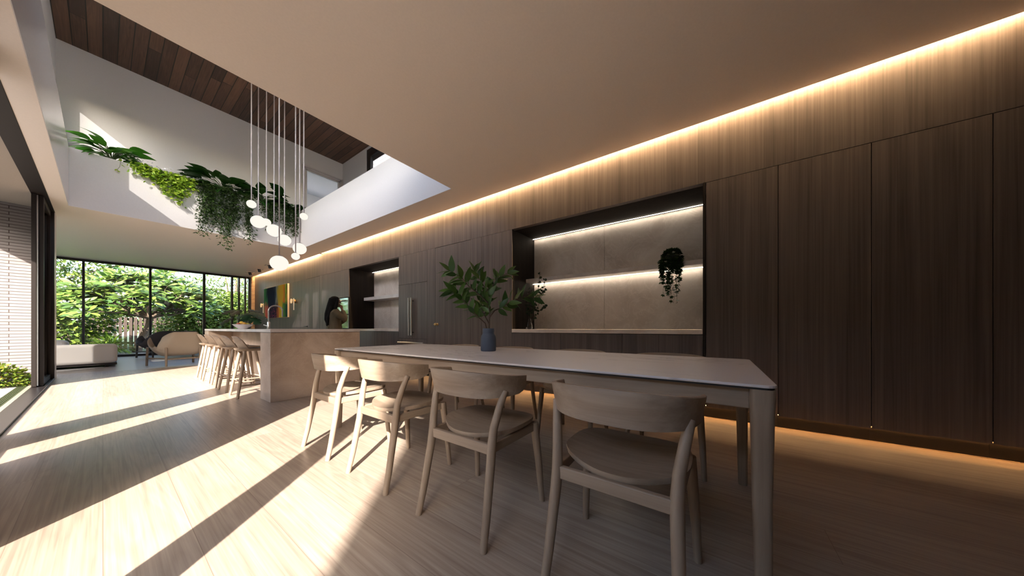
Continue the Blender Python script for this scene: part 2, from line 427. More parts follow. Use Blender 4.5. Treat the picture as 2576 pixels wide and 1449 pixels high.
# upper storey
UZ = 6.26
u = MB(); u.box(-.5, 3.40, 9.9, 10.06, 3.3, UZ); u.box(4.40, 4.62, 9.9, 10.06, 3.3, UZ); u.box(3.40, 4.40, 9.9, 10.06, 5.66, UZ)
struct('wall_upper_back', u, M['white'])
ul = MB(); ul.box(-.66, -.5, -.2, 10.06, ZC+.01, 4.15); ul.box(-.66, -.5, -.2, 10.06, 5.37, UZ)
for a, b in ((-.2, .3), (2.9, 3.0), (5.6, 5.7), (6.2, 6.35), (8.49, 8.95), (9.68, 10.06)): ul.box(-.66, -.5, a, b, 4.15, 5.37)
struct('wall_upper_left', ul, M['white'])
ur = MB(); ur.box(4.49, 4.64, -.2, 6.2, 3.36, UZ); ur.box(4.49, 4.64, 8.47, 9.9, 3.36, UZ); ur.box(4.49, 4.64, 6.2, 8.47, 3.36, 4.3); ur.box(4.49, 4.64, 6.2, 8.47, 6.22, UZ)
struct('wall_upper_right', ur, M['white'])
un = MB(); un.box(-.66, .4, -.35, -.2, 3.36, UZ); un.box(4.0, 4.64, -.35, -.2, 3.36, UZ); un.box(.4, 4.0, -.35, -.2, 3.36, 3.75); un.box(.4, 4.0, -.35, -.2, 5.95, UZ)
struct('wall_upper_near', un, M['white'])
f = MB(); f.box(.4, 4.0, -.32, -.25, 3.75, 3.80); f.box(.4, 4.0, -.32, -.25, 5.90, 5.95)
for x in (.4, 1.58, 2.77, 3.95): f.box(x, x+.05, -.32, -.25, 3.8, 5.9)
w = struct('window_25', f, M['black']); build('pane', B(.43, 3.97, -.288, -.282, 3.78, 5.92), M['glass'], w)  # unseen glazing, added so sun bounces more light into the void
struct('ceiling', B(-.66, 4.64, -.35, 10.06, UZ, 6.30), M['roofboard'])
struct('trim_2', B(-1.0, 5.0, -.6, 13.6, 6.30, 6.55), M['bronze'])
# clerestory windows, left wall upstairs
for i, (a, b) in enumerate(((5.7, 6.2), (6.35, 8.49), (8.95, 9.68), (.3, 2.9), (3.0, 5.6))):
    f = MB(); f.box(-.61, -.55, a, b, 4.15, 4.19); f.box(-.61, -.55, a, b, 5.33, 5.37); f.box(-.61, -.55, a, a+.035, 4.19, 5.33); f.box(-.61, -.55, b-.035, b, 4.19, 5.33)
    w = struct('window_%d' % (1+i if i < 3 else 17+i), f, M['black'])
    build('pane', B(-.585, -.579, a+.03, b-.03, 4.18, 5.34), M['glass'], w)
# upper right window with the weatherboard wall of the next wing outside
f = MB(); f.box(4.52, 4.60, 6.2, 8.47, 5.98, 6.22); f.box(4.52, 4.60, 8.27, 8.47, 4.3, 5.98); f.box(4.52, 4.60, 6.2, 6.3, 4.3, 5.98); f.box(4.52, 4.60, 6.3, 8.27, 4.3, 4.38)
w = struct('window_4', f, M['black']); build('pane', B(4.555, 4.561, 6.28, 8.29, 4.36, 6.0), M['glass'], w)
o = build('weatherboard_wall', B(6.4, 6.6, 4.5, 13.0, 3.0, 9.0), M['siding'], loc=(6.5, 8.7, 3.0))
tag(o, 'pale grey weatherboard outer wall beyond the dark framed upstairs window', 'wall', kind='structure')
# upstairs doorway and the pale room beyond it
f = MB()
for k, (e, d) in enumerate(((0, 0), (.045, .012), (.09, .024))):
    f.box(3.36+e, 3.40+e, 9.87+d, 9.90+d, 3.36, 5.74-e); f.box(4.44-e, 4.48-e, 9.87+d, 9.90+d, 3.36, 5.74-e); f.box(3.36+e, 4.48-e, 9.87+d, 9.90+d, 5.70-e, 5.74-e)
struct('trim_3', f, M['gloss'], bevel=.004)
struct('floor', B(2.2, 6.2, 10.06, 13.2, 3.26, 3.36), M['oak_y'])
r = MB(); r.box(2.1, 2.2, 10.06, 13.2, 3.3, UZ); r.box(6.2, 6.3, 10.06, 13.2, 3.3, UZ); r.box(2.1, 6.3, 13.2, 13.3, 3.3, 4.4); r.box(2.1, 6.3, 13.2, 13.3, 5.6, UZ); r.box(2.1, 2.6, 13.2, 13.3, 4.4, 5.6); r.box(5.9, 6.3, 13.2, 13.3, 4.4, 5.6)
struct('wall_bedroom', r, M['white']); struct('ceiling', B(2.1, 6.3, 10.06, 13.3, 6.26, 6.3), M['white'])
dl = struct('door_3', B(3.425, 3.465, 10.08, 10.90, 3.37, 5.62), M['gloss'], bevel=.004)
build('door_panel', B(3.465, 3.475, 10.18, 10.80, 4.5, 5.52), M['white'], dl, bevel=.004)
# joinery wall carcass and bulkhead above the doors
wr = MB()
for a, b in ((-4.2, .085), (2.597, 5.503), (7.722, 15.7)): wr.box(3.66, 3.72, a, b, .1185, 2.46)
for a, b in ((.111, 2.57), (5.529, 7.697)): wr.box(3.66, 3.72, a, b, .1185, .86)
struct('wall_right', wr, M['gap'])
struct('wall_bulkhead', B(W, 3.72, -4.2, 15.7, 2.458, 3.2), M['veneer'])
struct('baseboard_right', B(3.681, 3.72, -4.2, 15.7, 0, .118), M['plinth'])
struct('wall_near', B(-.66, 4.4, -4.35, -4.2, 0, 3.36), M['veneer'])
struct('wall_outer_right', B(4.40, 4.55, -4.35, 16.1, -.1, 3.36), M['white'])
# left wall: openings between piers, sliding doors stacked at the far end
lw = MB()
for a, b, z0 in ((-4.2, .08, 0), (2.25, 3.78, 0), (9.95, 10.22, 0)): lw.box(-.66, -.51, a, b, z0, ZC)
struct('wall_left', lw, M['white'])
struct('trim_4', B(-.655, -.508, -4.2, 9.95, 3.055, 3.25), M['bronze'], bevel=.003)     # door head
struct('trim_5', B(-.655, -.525, 4.7, 9.95, -.05, .004).box(-.53, -.512, 4.7, 9.95, -.05, .022), M['black'])       # door track and lip
struct('trim_6', B(-.655, -.51, 1.04, 1.19, 0, ZC).box(-.655, -.51, 4.35, 4.89, 0, ZC).box(-.655, -.51, -.15, 4.7, -.05, .012).box(-.60, -.55, 3.78, 4.35, .012, .10), M['black'])
for k, (x0, x1, y0, lab) in enumerate(((-.648, -.604, 8.74, 'dark framed sliding glass door, outer leaf of the two stacked at the opening'), (-.592, -.548, 8.80, 'dark framed sliding glass door, inner leaf of the two stacked at the opening'))):
    t = thing('sliding_door', lab, 'door', (0, y0, 0), group='stacked sliding doors')
    fm = MB(); L_ = 1.1
    fm.box(x0, x1, 0, .085, .01, 3.05); fm.box(x0, x1, L_-.085, L_, .01, 3.05); fm.box(x0, x1, .085, L_-.085, .01, .10); fm.box(x0, x1, .085, L_-.085, 2.96, 3.05)
    build('frame', fm, M['bronze'], t, bevel=.003)
    xm = (x0+x1)/2; build('pane', B(xm-.004, xm+.004, .08, L_-.08, .09, 2.97), M['glass'], t)
    if k == 0: build('brush_seal', B(x1, x1+.012, .03, .05, .02, 3.04), M['steel'], t)
struct('trim_7', B(-.655, -.512, 9.86, 9.952, 0, 3.055), M['black'])
# living room shell (opens out to the left behind the brick wall)
struct('wall_brick', B(-2.04, -.66, 9.80, 10.05, -.12, ZC+.3), M['brick'])
struct('wall_living_front', B(-2.04, -.66, 10.05, 10.20, 0, ZC), M['white'])
struct('wall_living_left', B(-5.35, -5.2, 10.0, 16.1, -.1, 3.36), M['white'])
fr = MB(); fr.box(-5.2, -2.04, 10.05, 10.13, 0, .08); fr.box(-5.2, -2.04, 10.05, 10.13, 2.98, ZC); fr.box(-3.75, -3.70, 10.05, 10.13, .08, 2.98); fr.box(-2.09, -2.04, 10.05, 10.13, .08, 2.98)
w = struct('window_5', fr, M['black']); build('pane', B(-5.2, -2.07, 10.088, 10.094, .08, 2.98), M['glass'], w)
struct('wall_brick_nib', B(3.53, 3.66, 15.66, 15.93, 0, 3.2), M['brick_y'])
mull = [(-5.2, -5.15), (-2.05, -2.0), (-.372, -.322), (.915, .970), (2.192, 2.258), (2.972, 3.035), (3.185, 3.24), (3.378, 3.43), (3.50, 3.56)]
for i in range(len(mull)-1):
    a0, a1 = mull[i]; b0, b1 = mull[i+1]
    f = MB(); f.box(a0, a1, YE-.05, YE+.06, .07, 2.995); f.box(a0, b0, YE-.05, YE+.06, 2.995, ZC); f.box(a0, b0, YE-.05, YE+.06, 0, .07)
    if i == len(mull)-2: f.box(b0, b1+.1, YE-.05, YE+.06, 0, ZC)
    w = struct('window_%d' % (6+i), f, M['black'])
    build('pane', B(a1, b0, YE, YE+.006, .07, 2.995), M['glass'], w)
# outside shell: soffit over the terrace, sill, drain, paving, ground, unseen shade block
struct('ceiling_terrace', B(-2.02, -.655, -4.2, 9.80, ZC, 3.30), M['soffit'])
struct('trim_8', B(-.705, -.655, -4.2, 9.8, -.12, -.008), M['sill'])
d = MB()
for k in range(5): d.box(-.712-.018*k-.011, -.712-.018*k, -4.2, 9.75, -.12, -.010)
struct('trim_9', d, M['drain'])
struct('floor_terrace', B(-6.5, -.80, -4.2, 9.25, -.14, -.012), M['paving'])
struct('ground', B(-45, 45, -30, 70, -.3, -.145), M['lawn'])
struct('floor_deck', B(-7, 9, 16.1, 20.3, -.16, -.10), M['paving'])
struct('wall_shade_block', B(-5.69, -2.1, -14, -4.3, -.2, 6.2), M['white'])  # out of view, added to cast the soft shadow edge on the floor

# ================================================================== JOINERY
def vpan(y0, y1, z0, z1, g=.002): return B(W, 3.658, y0+g, y1-g, z0+g, z1-g)
struct('trim_10', vpan(2.57, 3.188, .108, 2.458).box(W, 3.658, 3.192, 3.438, .11, 2.456), M['veneer'])
struct('trim_11', vpan(4.358, 4.593, .108, 2.458).box(W, 3.658, 5.524, 5.529, .11, 2.456), M['veneer'])
struct('trim_12', vpan(10.371, 15.68, .108, 2.458).box(W, 3.658, 9.248, 9.429, .11, 2.456), M['veneer'])
struct('trim_13', B(3.632, 3.66, .0885, .109, .108, 2.458), M['bronze'])
# tall cupboards at the right
TALL = [(-.475, .086), (-1.043, -.475), (-1.605, -1.043), (-2.17, -1.605), (-2.74, -2.17)]
TL = ['tall dark oak cupboard right beside the lit bar niche', 'tall dark oak cupboard, second to the right of the lit bar niche', 'tall dark oak cupboard, third to the right of the lit bar niche', 'tall dark oak cupboard at the right edge of the photo']
for k, (a, b) in enumerate(TALL[:4]):
    t = thing('tall_cupboard', TL[k], 'cupboard', (W, (a+b)/2, .108), group='tall cupboards of the joinery wall'); h = (b-a)/2
    build('door', B(0, .019, -h+.0025, h-.0025, 0, 2.345), M['veneer'], t); build('kickboard', B(.035, .055, -h+.0005, h-.0005, -.108, .0095), M['plinth'], t)
struct('trim_14', vpan(-4.2, -2.172, .108, 2.458), M['veneer'])
# bar niche
def niche(y0, y1, ylab, splitx, shelf_y0):
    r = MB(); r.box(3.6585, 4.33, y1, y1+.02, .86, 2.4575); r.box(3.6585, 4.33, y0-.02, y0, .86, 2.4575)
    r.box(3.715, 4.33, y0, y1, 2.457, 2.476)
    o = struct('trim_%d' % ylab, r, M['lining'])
niche(.113, 2.57, 15, None, None)
niche(5.531, 7.695, 16, None, None)
def splash(nm, lab, y0, y1, cut):
    t = thing('splashback', lab, 'splashback', (4.31, (y0+y1)/2, .918)); yc = (y0+y1)/2
    for a, b in ((y0, cut-.0015), (cut+.0015, y1)): build('slab', B(0, .02, a-yc, b-yc, 0, 1.538), M['splash'], t)
splash('a', 'grey veined stone splashback at the back of the large lit niche', .113, 2.57, 1.36)
splash('b', 'grey veined stone splashback at the back of the smaller niche by the fridge', 5.531, 7.695, 6.9)
o = build('countertop', B(3.632, 4.31, .113, 2.57, .866, .918), M['counter'], loc=(3.97, 1.34, .866), bevel=.003); tag(o, 'white stone counter along the bottom of the large lit niche', 'countertop')
o = build('countertop', B(3.632, 4.31, 5.531, 7.695, .866, .918), M['counter'], loc=(3.97, 6.6, .866), bevel=.003); tag(o, 'white stone counter along the bottom of the niche by the fridge', 'countertop')
o = build('wall_shelf', B(4.04, 4.31, .113, 2.57, 1.684, 1.741), M['counter'], loc=(4.3, 1.34, 1.684), bevel=.003); tag(o, 'pale stone shelf across the large lit niche, ivy on its right end', 'shelf')
o = build('wall_shelf', B(4.025, 4.31, 5.531, 7.695, 1.668, 1.747), M['counter'], loc=(4.3, 6.6, 1.668), bevel=.003); tag(o, 'pale stone shelf across the niche beside the fridge', 'shelf')
for k, (a, b, l) in enumerate(((.111, .932, 'low dark oak cupboard under the right end of the large niche'), (.932, 1.751, 'low dark oak cupboard under the middle of the large niche'), (1.751, 2.57, 'low dark oak cupboard under the left end of the large niche'), (5.529, 6.6, 'low dark oak cupboard under the niche, next to the fridge'), (6.6, 7.697, 'low dark oak cupboard under the far half of the niche behind the island'))):
    t = thing('base_cupboard', l, 'cupboard', (W, (a+b)/2, .108), group='low cupboards under the niches'); h = (b-a)/2
    build('door', B(0, .019, -h+.0025, h-.0025, 0, .752), M['veneer'], t); build('kickboard', B(.035, .055, -h+.0005, h-.0005, -.108, .0095), M['plinth'], t)
# light strips
def strip(lab, x0, x1, y0, y1, z0, z1, mat, n):
    m = MB()
    for k in range(n): m.box(x0, x1, y0+(y1-y0)*k/n, y0+(y1-y0)*(k+1)/n, z0, z1)
    o = build('led_strip', m, mat, loc=((x0+x1)/2, (y0+y1)/2, z0), fix=False); return tag(o, lab, 'light strip')
strip('warm light strip in the long slot between ceiling and joinery wall', 3.588, 3.606, -1.8, 15.6, 3.172, 3.180, M['led'], 40)
strip('warm light strip along the top back edge of the large niche', 4.258, 4.266, .115, 2.568, 2.4515, 2.4555, M['ledw'], 6)
strip('warm light strip under the shelf of the large niche', 4.258, 4.266, .115, 2.568, 1.680, 1.6838, M['ledw'], 6)
strip('warm light strip along the top back edge of the niche by the fridge', 4.258, 4.266, 5.533, 7.69, 2.4515, 2.4555, M['ledw'], 6)
strip('amber light strip tucked under the tall cupboards above the black plinth', 3.670, 3.6725, -2.1, 4.5, .1143, .1158, M['ledf'], 24)
# hidden door with brass knob
dr = struct('door_1', vpan(3.44, 4.358, .012, 2.452), M['veneer'])
k = MB(); k.lathe([(.026,0),(.026,.006),(.010,.008),(.010,.04),(.024,.045),(.027,.055),(.022,.066),(0,.068)], 16, M=Matrix.Rotation(-PI/2, 3, 'Y')); kn = build('knob', k, M['brass'], dr, smooth=True); kn.location = (W, 4.29, 1.005)
k = MB(); k.obox((0,-.035,0), (0,.035,0), .014, .014); kh = build('knob_bar', k, M['brass'], kn, bevel=.003); kh.location = (-.06, 0, 0)
# far hidden door with lever
dr = struct('door_2', vpan(9.431, 10.371, .012, 2.452), M['veneer'])
k = MB(); k.lathe([(.026,0),(.026,.008),(.011,.010),(.011,.05),(0,.052)], 16, M=Matrix.Rotation(-PI/2, 3, 'Y')); kn = build('rosette', k, M['darksteel'], dr, smooth=True); kn.location = (W, 10.29, .99)
k = MB(); k.tube([(-.045,0,0), (-.05,.03,0), (-.05,.14,0)], .010, 10); build('lever', k, M['darksteel'], kn, smooth=True)
k = MB(); k.lathe([(.02,0),(.02,.01),(0,.012)], 14, M=Matrix.Rotation(-PI/2, 3, 'Y')); l = build('lock', k, M['darksteel'], dr, smooth=True); l.location = (W, 10.29, .90)
# integrated fridge with bar handles, freezer drawer, cupboard over it
t = thing('fridge', 'built-in fridge with dark oak doors and two upright steel bar handles', 'fridge', (W, 5.058, .108))
for y0, y1, hy in ((-.465, .010, -.036), (.010, .464, .046)):
    dd = build('door', B(0, .019, y0+.002, y1-.002, .615, 1.735), M['veneer'], t)
    h = MB(); h.tube([(-.055, hy, .68), (-.055, hy, 1.44)], .019, 14); hh = build('handle', h, M['steel'], dd, smooth=True)
    for z in (.74, 1.38): build('handle_mount', MB().tube([(-.05, hy, z), (.002, hy, z)], .011, 10), M['darksteel'], dd, smooth=True)
dd = build('drawer', B(0, .019, -.463, .462, 0, .609), M['veneer'], t)
h = MB(); h.tube([(-.055, -.42, .53), (-.055, .42, .53)], .017, 12); h.tube([(-.05, -.33, .53), (.002, -.33, .53)], .01, 8); h.tube([(-.05, .33, .53), (.002, .33, .53)], .01, 8); build('handle', h, M['steel'], dd, smooth=True)
t = thing('upper_cupboard', 'dark oak cupboard directly over the fridge doors', 'cupboard', (W, 5.058, 1.845)); build('door', B(0, .019, -.463, .462, .003, .61), M['veneer'], t)
# oven tower
t = thing('oven_tower', 'dark oak tower panel around the wall oven behind the woman', 'cupboard', (W, 8.47, .108)); m = MB(); m.box(0, .019, -.771, .774, 1.634, 2.347); m.box(0, .019, -.771, .774, 0, .80); m.box(0, .019, -.125, .774, .80, 1.634); build('panel', m, M['veneer'], t); build('kickboard', B(.035, .055, -.771, .774, -.108, .0095), M['plinth'], t)
t = thing('wall_oven', 'blue mirrored glass wall oven stack beside the niche, behind the woman', 'oven', (W, 8.02, .91))
build('body', B(.02, .4, -.30, .30, .002, .82), M['black'], t); 
for z0, z1 in ((.02, .37), (.39, .81)):
    dd = build('oven_door', B(-.008, .018, -.298, .298, z0, z1), M['oven'], t, bevel=.003)
    h = MB(); h.tube([(-.05, -.24, z1-.07), (-.05, .24, z1-.07)], .010, 10); h.tube([(-.05, -.2, z1-.07), (-.008, -.2, z1-.07)], .007, 8); h.tube([(-.05, .2, z1-.07), (-.008, .2, z1-.07)], .007, 8); build('handle', h, M['black'], dd, smooth=True)
# ceiling spotlights near the far end
for (x, y, l) in ((3.22, 14.5, 'small square recessed ceiling spotlight nearest the garden window'), (3.24, 13.45, 'small square recessed ceiling spotlight, middle of the row of three'), (3.25, 12.35, 'small square recessed ceiling spotlight nearest the pendants in the row of three')):
    t = thing('spotlight', l, 'spotlight', (x, y, ZC), group='ceiling spotlights by the garden window')
    m = MB(); m.box(-.11, .11, -.11, -.098, -.012, 0); m.box(-.11, .11, .098, .11, -.012, 0); m.box(-.11, -.098, -.1, .1, -.012, 0); m.box(.098, .11, -.1, .1, -.012, 0); build('trim_ring', m, M['gloss'], t)
    m = MB(); m.tube([(.0, -.02, -.002), (.03, .03, -.085)], .045, 16); build('lamp_head', m, M['darksteel'], t, smooth=True)
    m = MB(); m.lathe([(.06, -.006), (0, -.006)], 16, cap=False); build('baffle', m, M['black'], t)
# ================================================================== FURNITURE
# dining table
t = thing('dining_table', 'long dining table with thin white veined stone top on pale oak legs', 'table', (1.7425, 1.3825, 0))
hx, hy = .4975, 1.5475
def rr(hx, hy, r, n=5):
    p = []
    for cx, cy, a0 in ((hx-r, hy-r, 0), (-hx+r, hy-r, 90), (-hx+r, -hy+r, 180), (hx-r, -hy+r, 270)):
        for k in range(n+1):
            a = math.radians(a0 + 90*k/n); p.append((cx+r*math.cos(a), cy+r*math.sin(a)))
    return p
build('tabletop', MB().prism(rr(hx, hy, .035), .7335, .744), M['marble'], t, bevel=.003)
build('underlay', MB().prism(rr(hx-.006, hy-.006, .03), .727, .7335), M['gap'], t)
for s in (-1, 1):
    build('apron', B(s*(hx-.045)-.012, s*(hx-.045)+.012, -hy+.07, hy-.07, .655, .727), M['oak_y'], t, bevel=.004)
    build('apron', B(-hx+.07, hx-.07, s*(hy-.045)-.012, s*(hy-.045)+.012, .655, .727), M['oak_x'], t, bevel=.004)
def tleg(sx, sy):
    R = []
    for z, w, o in ((0, .021, -.004), (.02, .022, -.004), (.35, .026, .0), (.62, .031, .0), (.70, .0345, 0), (.727, .0345, 0)):
        cx, cy = sx*(hx-.038-o), sy*(hy-.038-o); p = rr(w, w, w*.55, 4); R.append([(cx+x, cy+y, z) for x, y in p])
    return MB().rings(R)
for sx in (-1, 1):
    for sy in (-1, 1): build('leg', tleg(sx, sy), M['oak_z'], t, smooth=40)

# dining chair ------------------------------------------------------
def make_chair(label):
    t = thing('dining_chair', label, 'chair', group='dining chairs around the table')
    for s in (-1, 1):
        build('leg', MB().tube([(-.232, s*.213, 0), (-.205, s*.207, .12), (-.165, s*.198, .34), (-.156, s*.196, .41), (-.146, s*.200, .49), (-.125, s*.212, .57), (-.098, s*.226, .65)], [.0155,.0175,.020,.0205,.0185,.0170,.0155], 12), M['oak_z'], t, smooth=50)
        build('leg', MB().tube([(.228, s*.232, 0), (.212, s*.222, .2), (.192, s*.208, .40), (.190, s*.206, .428)], [.0145,.018,.0215,.0215], 12), M['oak_z'], t, smooth=50)
        build('side_rail', MB().obox((-.15, s*.193, .400), (.19, s*.203, .407), .020, .042), M['oak_x'], t, bevel=.004)
    build('rear_rail', MB().obox((-.157, -.19, .397), (-.157, .19, .397), .022, .046), M['oak_y'], t, bevel=.004)
    build('front_rail', MB().obox((.19, -.2, .407), (.19, .2, .407), .020, .036), M['oak_y'], t, bevel=.004)
    # saddle seat
    top, bot = [], []; nu, nr = 40, 7
    def seatp(a, r):
        c, q = math.cos(a), math.sin(a); ex = 2/2.9
        x = .055 + .212*math.copysign(abs(c)**ex, c)*r; y = (.222 if x > -.02 else .222 - .10*((-.02-x)/.14)**2)*math.copysign(abs(q)**ex, q)*r
        z = .446 + .016*(y/.22)**2 - .010*math.exp(-((x+.02)/.16)**2)*(1-(y/.25)**2)
        return x, y, z
    m = MB(); v = []; f = []
    for j in range(nr+1):
        for k in range(nu): v.append(seatp(2*PI*k/nu, max(j/nr, .001)))
    nt_ = len(v)
    for k in range(nu):
        x, y, z = seatp(2*PI*k/nu, 1.0); v.append((x*1.0, y, z-.011))
    for j in range(nr+1):
        for k in range(nu): x, y, z = seatp(2*PI*k/nu, max(1-j/nr, .001)*.985); v.append((x, y, z-.021))
    J = nr+1+1+nr+1
    f = [(j*nu+k, j*nu+(k+1)%nu, (j+1)*nu+(k+1)%nu, (j+1)*nu+k) for j in range(J-1) for k in range(nu)]
    build('seat', m.add(v, f), M['oak_y'], t, smooth=50)
    # wrapped backrest
    R = []; n = 36
    def bc(s, z):
        u = (z-.62)/.115; a = s*PI/2
        y = .262*math.sin(a)*(.93+.07*u); x = -.212 + .235*abs(s)**2.5 + .018*(1-u)
        return Vector((x, y, 0))
    for i in range(n+1):
        s = -1 + 2*i/n; e = abs(s); zt = .737 - .030*e**2.2; zb = .617 + .012*e**3 + .03*max(0, e-.9)/.1*.6
        p = bc(s, .68); q = bc(min(1, s+.01), .68) - bc(max(-1, s-.01), .68); q.normalize(); nrm = Vector((q.y, -q.x, 0))
        th = .011*(1 if e < .93 else max(.35, 1-(e-.93)/.07*.65)); ring = []
        for (dz, dn) in ((0,-1),(0.012,-.9),(.5,-1),(.97,-1),(1,-.7),(1,.7),(.97,1),(.5,1),(.03,1),(0,.7)):
            z = zb + (zt-zb)*dz; c = bc(s, z); ring.append(c + nrm*(th*dn) + Vector((0,0,z)))
        R.append(ring)
    build('backrest', MB().rings(R), M['oak_y'], t, smooth=50)
    return t
YS = [2.44, 1.72, 1.0, .29]
near = ['oak dining chair on the near side of the table, closest to the island', 'oak dining chair on the near side, second from the island, half in sun', 'oak dining chair on the near side, third from the island, in shade', 'large foreground oak dining chair at the near right end of the table']
far = ['oak dining chair behind the table, by the fridge end, its back barely showing', 'oak dining chair behind the table, directly behind the slate vase', 'oak dining chair behind the table, below the left half of the big niche', 'oak dining chair behind the table, at the end by the tall cupboards']
ch = make_chair(near[0]); ch.location = (1.14, YS[0], 0)
for k in range(1, 4): dup(ch, (1.14, YS[k], 0), 0, near[k])
for k in range(4): dup(ch, (2.345, YS[k], 0), PI, far[k])

# island -------------------------------------------------------------
t = thing('kitchen_island', 'long sandy stone kitchen island with thick end blocks and seating recess', 'island', (1.76, 6.556, 0))
for a, b in ((-2.016, -1.616), (1.666, 2.017)): build('end_block', B(-.555, .552, a, b, 0, .874), M['stone'], t, bevel=.003)
for a, b in ((-1.616, -.62), (-.617, .62), (.623, 1.666)): build('front_panel', B(-.20, -.18, a+.0015, b-.0015, .09, .874), M['stone'], t)
build('body', B(-.18, .54, -1.616, 1.666, 0, .874), M['veneer'], t)
build('benchtop', B(-.557, .554, -2.018, 2.019, .880, .918), M['counter'], t, bevel=.003)
build('shadow_gap', B(-.54, .535, -2.0, 2.0, .874, .880), M['gap'], t)
# tap
t = thing('tap', 'tall arched steel kitchen tap on the island', 'tap', (1.9, 7.26, .918))
build('base', MB().lathe([(.034,0),(.034,.006),(.028,.01),(.028,.14),(.024,.145)], 18, cap=True), M['steel'], t, smooth=True)
arc = [(0,0,.12), (0,0,.30)] + [(.112-.112*math.cos(a), 0, .36+.11*math.sin(a)) for a in [PI*k/12 for k in range(13)]] + [(.224,0,.25)]
build('spout', MB().tube(arc, .0135, 12), M['steel'], t, smooth=True)
build('lever', MB().tube([(-.02,.02,.06), (-.05,.06,.075), (-.055,.085,.08)], [.009,.008,.007], 10), M['bowl'], t, smooth=True)
# fruit bowl
t = thing('fruit_bowl', 'wide white bowl heaped with fruit on the far part of the island', 'bowl', (1.55, 7.42, .918))
build('bowl', MB().lathe([(.055,0),(.068,.008),(.118,.05),(.152,.086),(.156,.089),(.149,.085),(.11,.046),(.055,.014),(0,.010)], 32, cap=False), M['bowl'], t, smooth=60)
FR = [('apple', 'red apple at the left of the white bowl', (-.02,.115,.098), .042, (.42,.06,.03)), ('orange', 'orange fruit beside the red apple in the white bowl', (.02,.05,.112), .042, (.60,.21,.03)), ('lemon', 'yellow fruit on top in the middle of the white bowl', (-.03,.0,.125), .045, (.62,.42,.05)),
      ('apple', 'dark red apple in the centre front of the white bowl', (-.09,-.035,.095), .042, (.36,.05,.03)), ('mango', 'orange and yellow fruit at the right of the white bowl', (.0,-.11,.105), .046, (.62,.34,.06)), ('pear', 'greenish fruit half hidden at the back of the white bowl', (.09,.03,.10), .042, (.42,.40,.08))]
for nm, lab, c, r, col in FR:
    r *= .80; m = MB(); m.lathe([(.001,-r*.86),(r*.5,-r*.84),(r*.9,-r*.4),(r,0),(r*.88,r*.5),(r*.45,r*.86),(r*.12,r*.78),(.001,r*.70)], 18)
    o = thing(nm, lab, 'fruit', (1.55+c[0]*.76, 7.42+c[1]*.76, .916+c[2]*.92), group='fruit in the white bowl')
    mm = plain(nm+'_skin', col, .35, bscale=30); build('flesh', m, mm, o, smooth=True)
    build('stalk', MB().tube([(0,0,r*.7), (.004,0,r*1.15)], .003, 6), M['stem'], o)

# bar stools ----------------------------------------------------------
def make_stool(label):
    t = thing('bar_stool', label, 'stool', group='bar stools along the island')
    LP = {}
    for sx, top, x0 in ((-1, (-.115, .125), -.205), (1, (.135, .125), .215)):
        for s in (-1, 1):
            a = Vector((x0, s*.195, 0)); b = Vector((top[0], s*top[1], .628)); LP[(sx, s)] = (a, b)
            build('leg', MB().tube([a, a.lerp(b,.4), a.lerp(b,.85), b], [.0150,.0185,.0195,.017], 12), M['oak_z'], t, smooth=50)
    P = lambda k, q: LP[k][0].lerp(LP[k][1], q)
    for k1, k2, q in (((-1,-1),(-1,1),.36), ((1,-1),(1,1),.30), ((-1,-1),(1,-1),.26), ((-1,1),(1,1),.26)):
        build('footrest', MB().tube([P(k1,q), P(k2,q)], .0105, 10), M['oak_y'] if k1[0] == k2[0] else M['oak_x'], t, smooth=50)
    # dished seat, rear edge turning up into a thin shell back
    v = []; nu = 40
    def sp(a, r):
        c, q = math.cos(a), math.sin(a); ex = 2/3.2
        x = .01 + .205*math.copysign(abs(c)**ex, c)*r; y = .205*math.copysign(abs(q)**ex, q)*r
        return x, y, .652 + .012*(y/.2)**2 - .008*(1-(x/.21)**2)
    for j in range(6):
        for k in range(nu): v.append(sp(2*PI*k/nu, max(j/5, .001)))
    for k in range(nu): x, y, z = sp(2*PI*k/nu, .97); v.append((x, y, z-.016))
    for k in range(nu): x, y, z = sp(2*PI*k/nu, .78); v.append((x, y, z-.032))
    for k in range(nu): v.append((0.01, 0, .615))
    J = 9
    f = [(j*nu+k, j*nu+(k+1)%nu, (j+1)*nu+(k+1)%nu, (j+1)*nu+k) for j in range(J-1) for k in range(nu)]
    build('seat', MB().add(v, f), M['oak_x'], t, smooth=50)
    nu_, nv = 16, 8; g = []
    for j in range(nv+1):
        q = j/nv; z = .640 + .185*q; hw = .185 - .035*q**2 - (.05*max(0, q-.75)/.25)*(1 if q > .75 else 0)
        for i in range(nu_+1):
            s = -1 + 2*i/nu_; y = hw*s; x = -.135 - .085*q + .055*s*s*(1-.25*q)
            zz = z - (.012*s**4*q)
            g.append((x, y, zz))
    f = [(j*(nu_+1)+i, j*(nu_+1)+i+1, (j+1)*(nu_+1)+i+1, (j+1)*(nu_+1)+i) for j in range(nv) for i in range(nu_)]
    o = build('backrest', MB().add(g, f), M['oak_y'], t, smooth=60); sd = o.modifiers.new('thick', 'SOLIDIFY'); sd.thickness = .016; sd.offset = 0; b = o.modifiers.new('bevel', 'BEVEL'); b.width = .003; b.segments = 2
    return t
SY = [5.33, 5.98, 6.57, 7.20, 7.83]
SL = ['pale oak bar stool nearest the camera, beside the stone end block', 'pale oak bar stool, second of five from the stone end block', 'pale oak bar stool, middle one of the five at the island', 'pale oak bar stool, fourth of five from the stone end block', 'pale oak bar stool farthest along the island, near the tweed chair']
st = make_stool(SL[0]); st.location = (1.225, SY[0], 0)
for k in range(1, 5): dup(st, (1.225, SY[k], 0), (0, .04, -.03, .05, -.02)[k], SL[k])

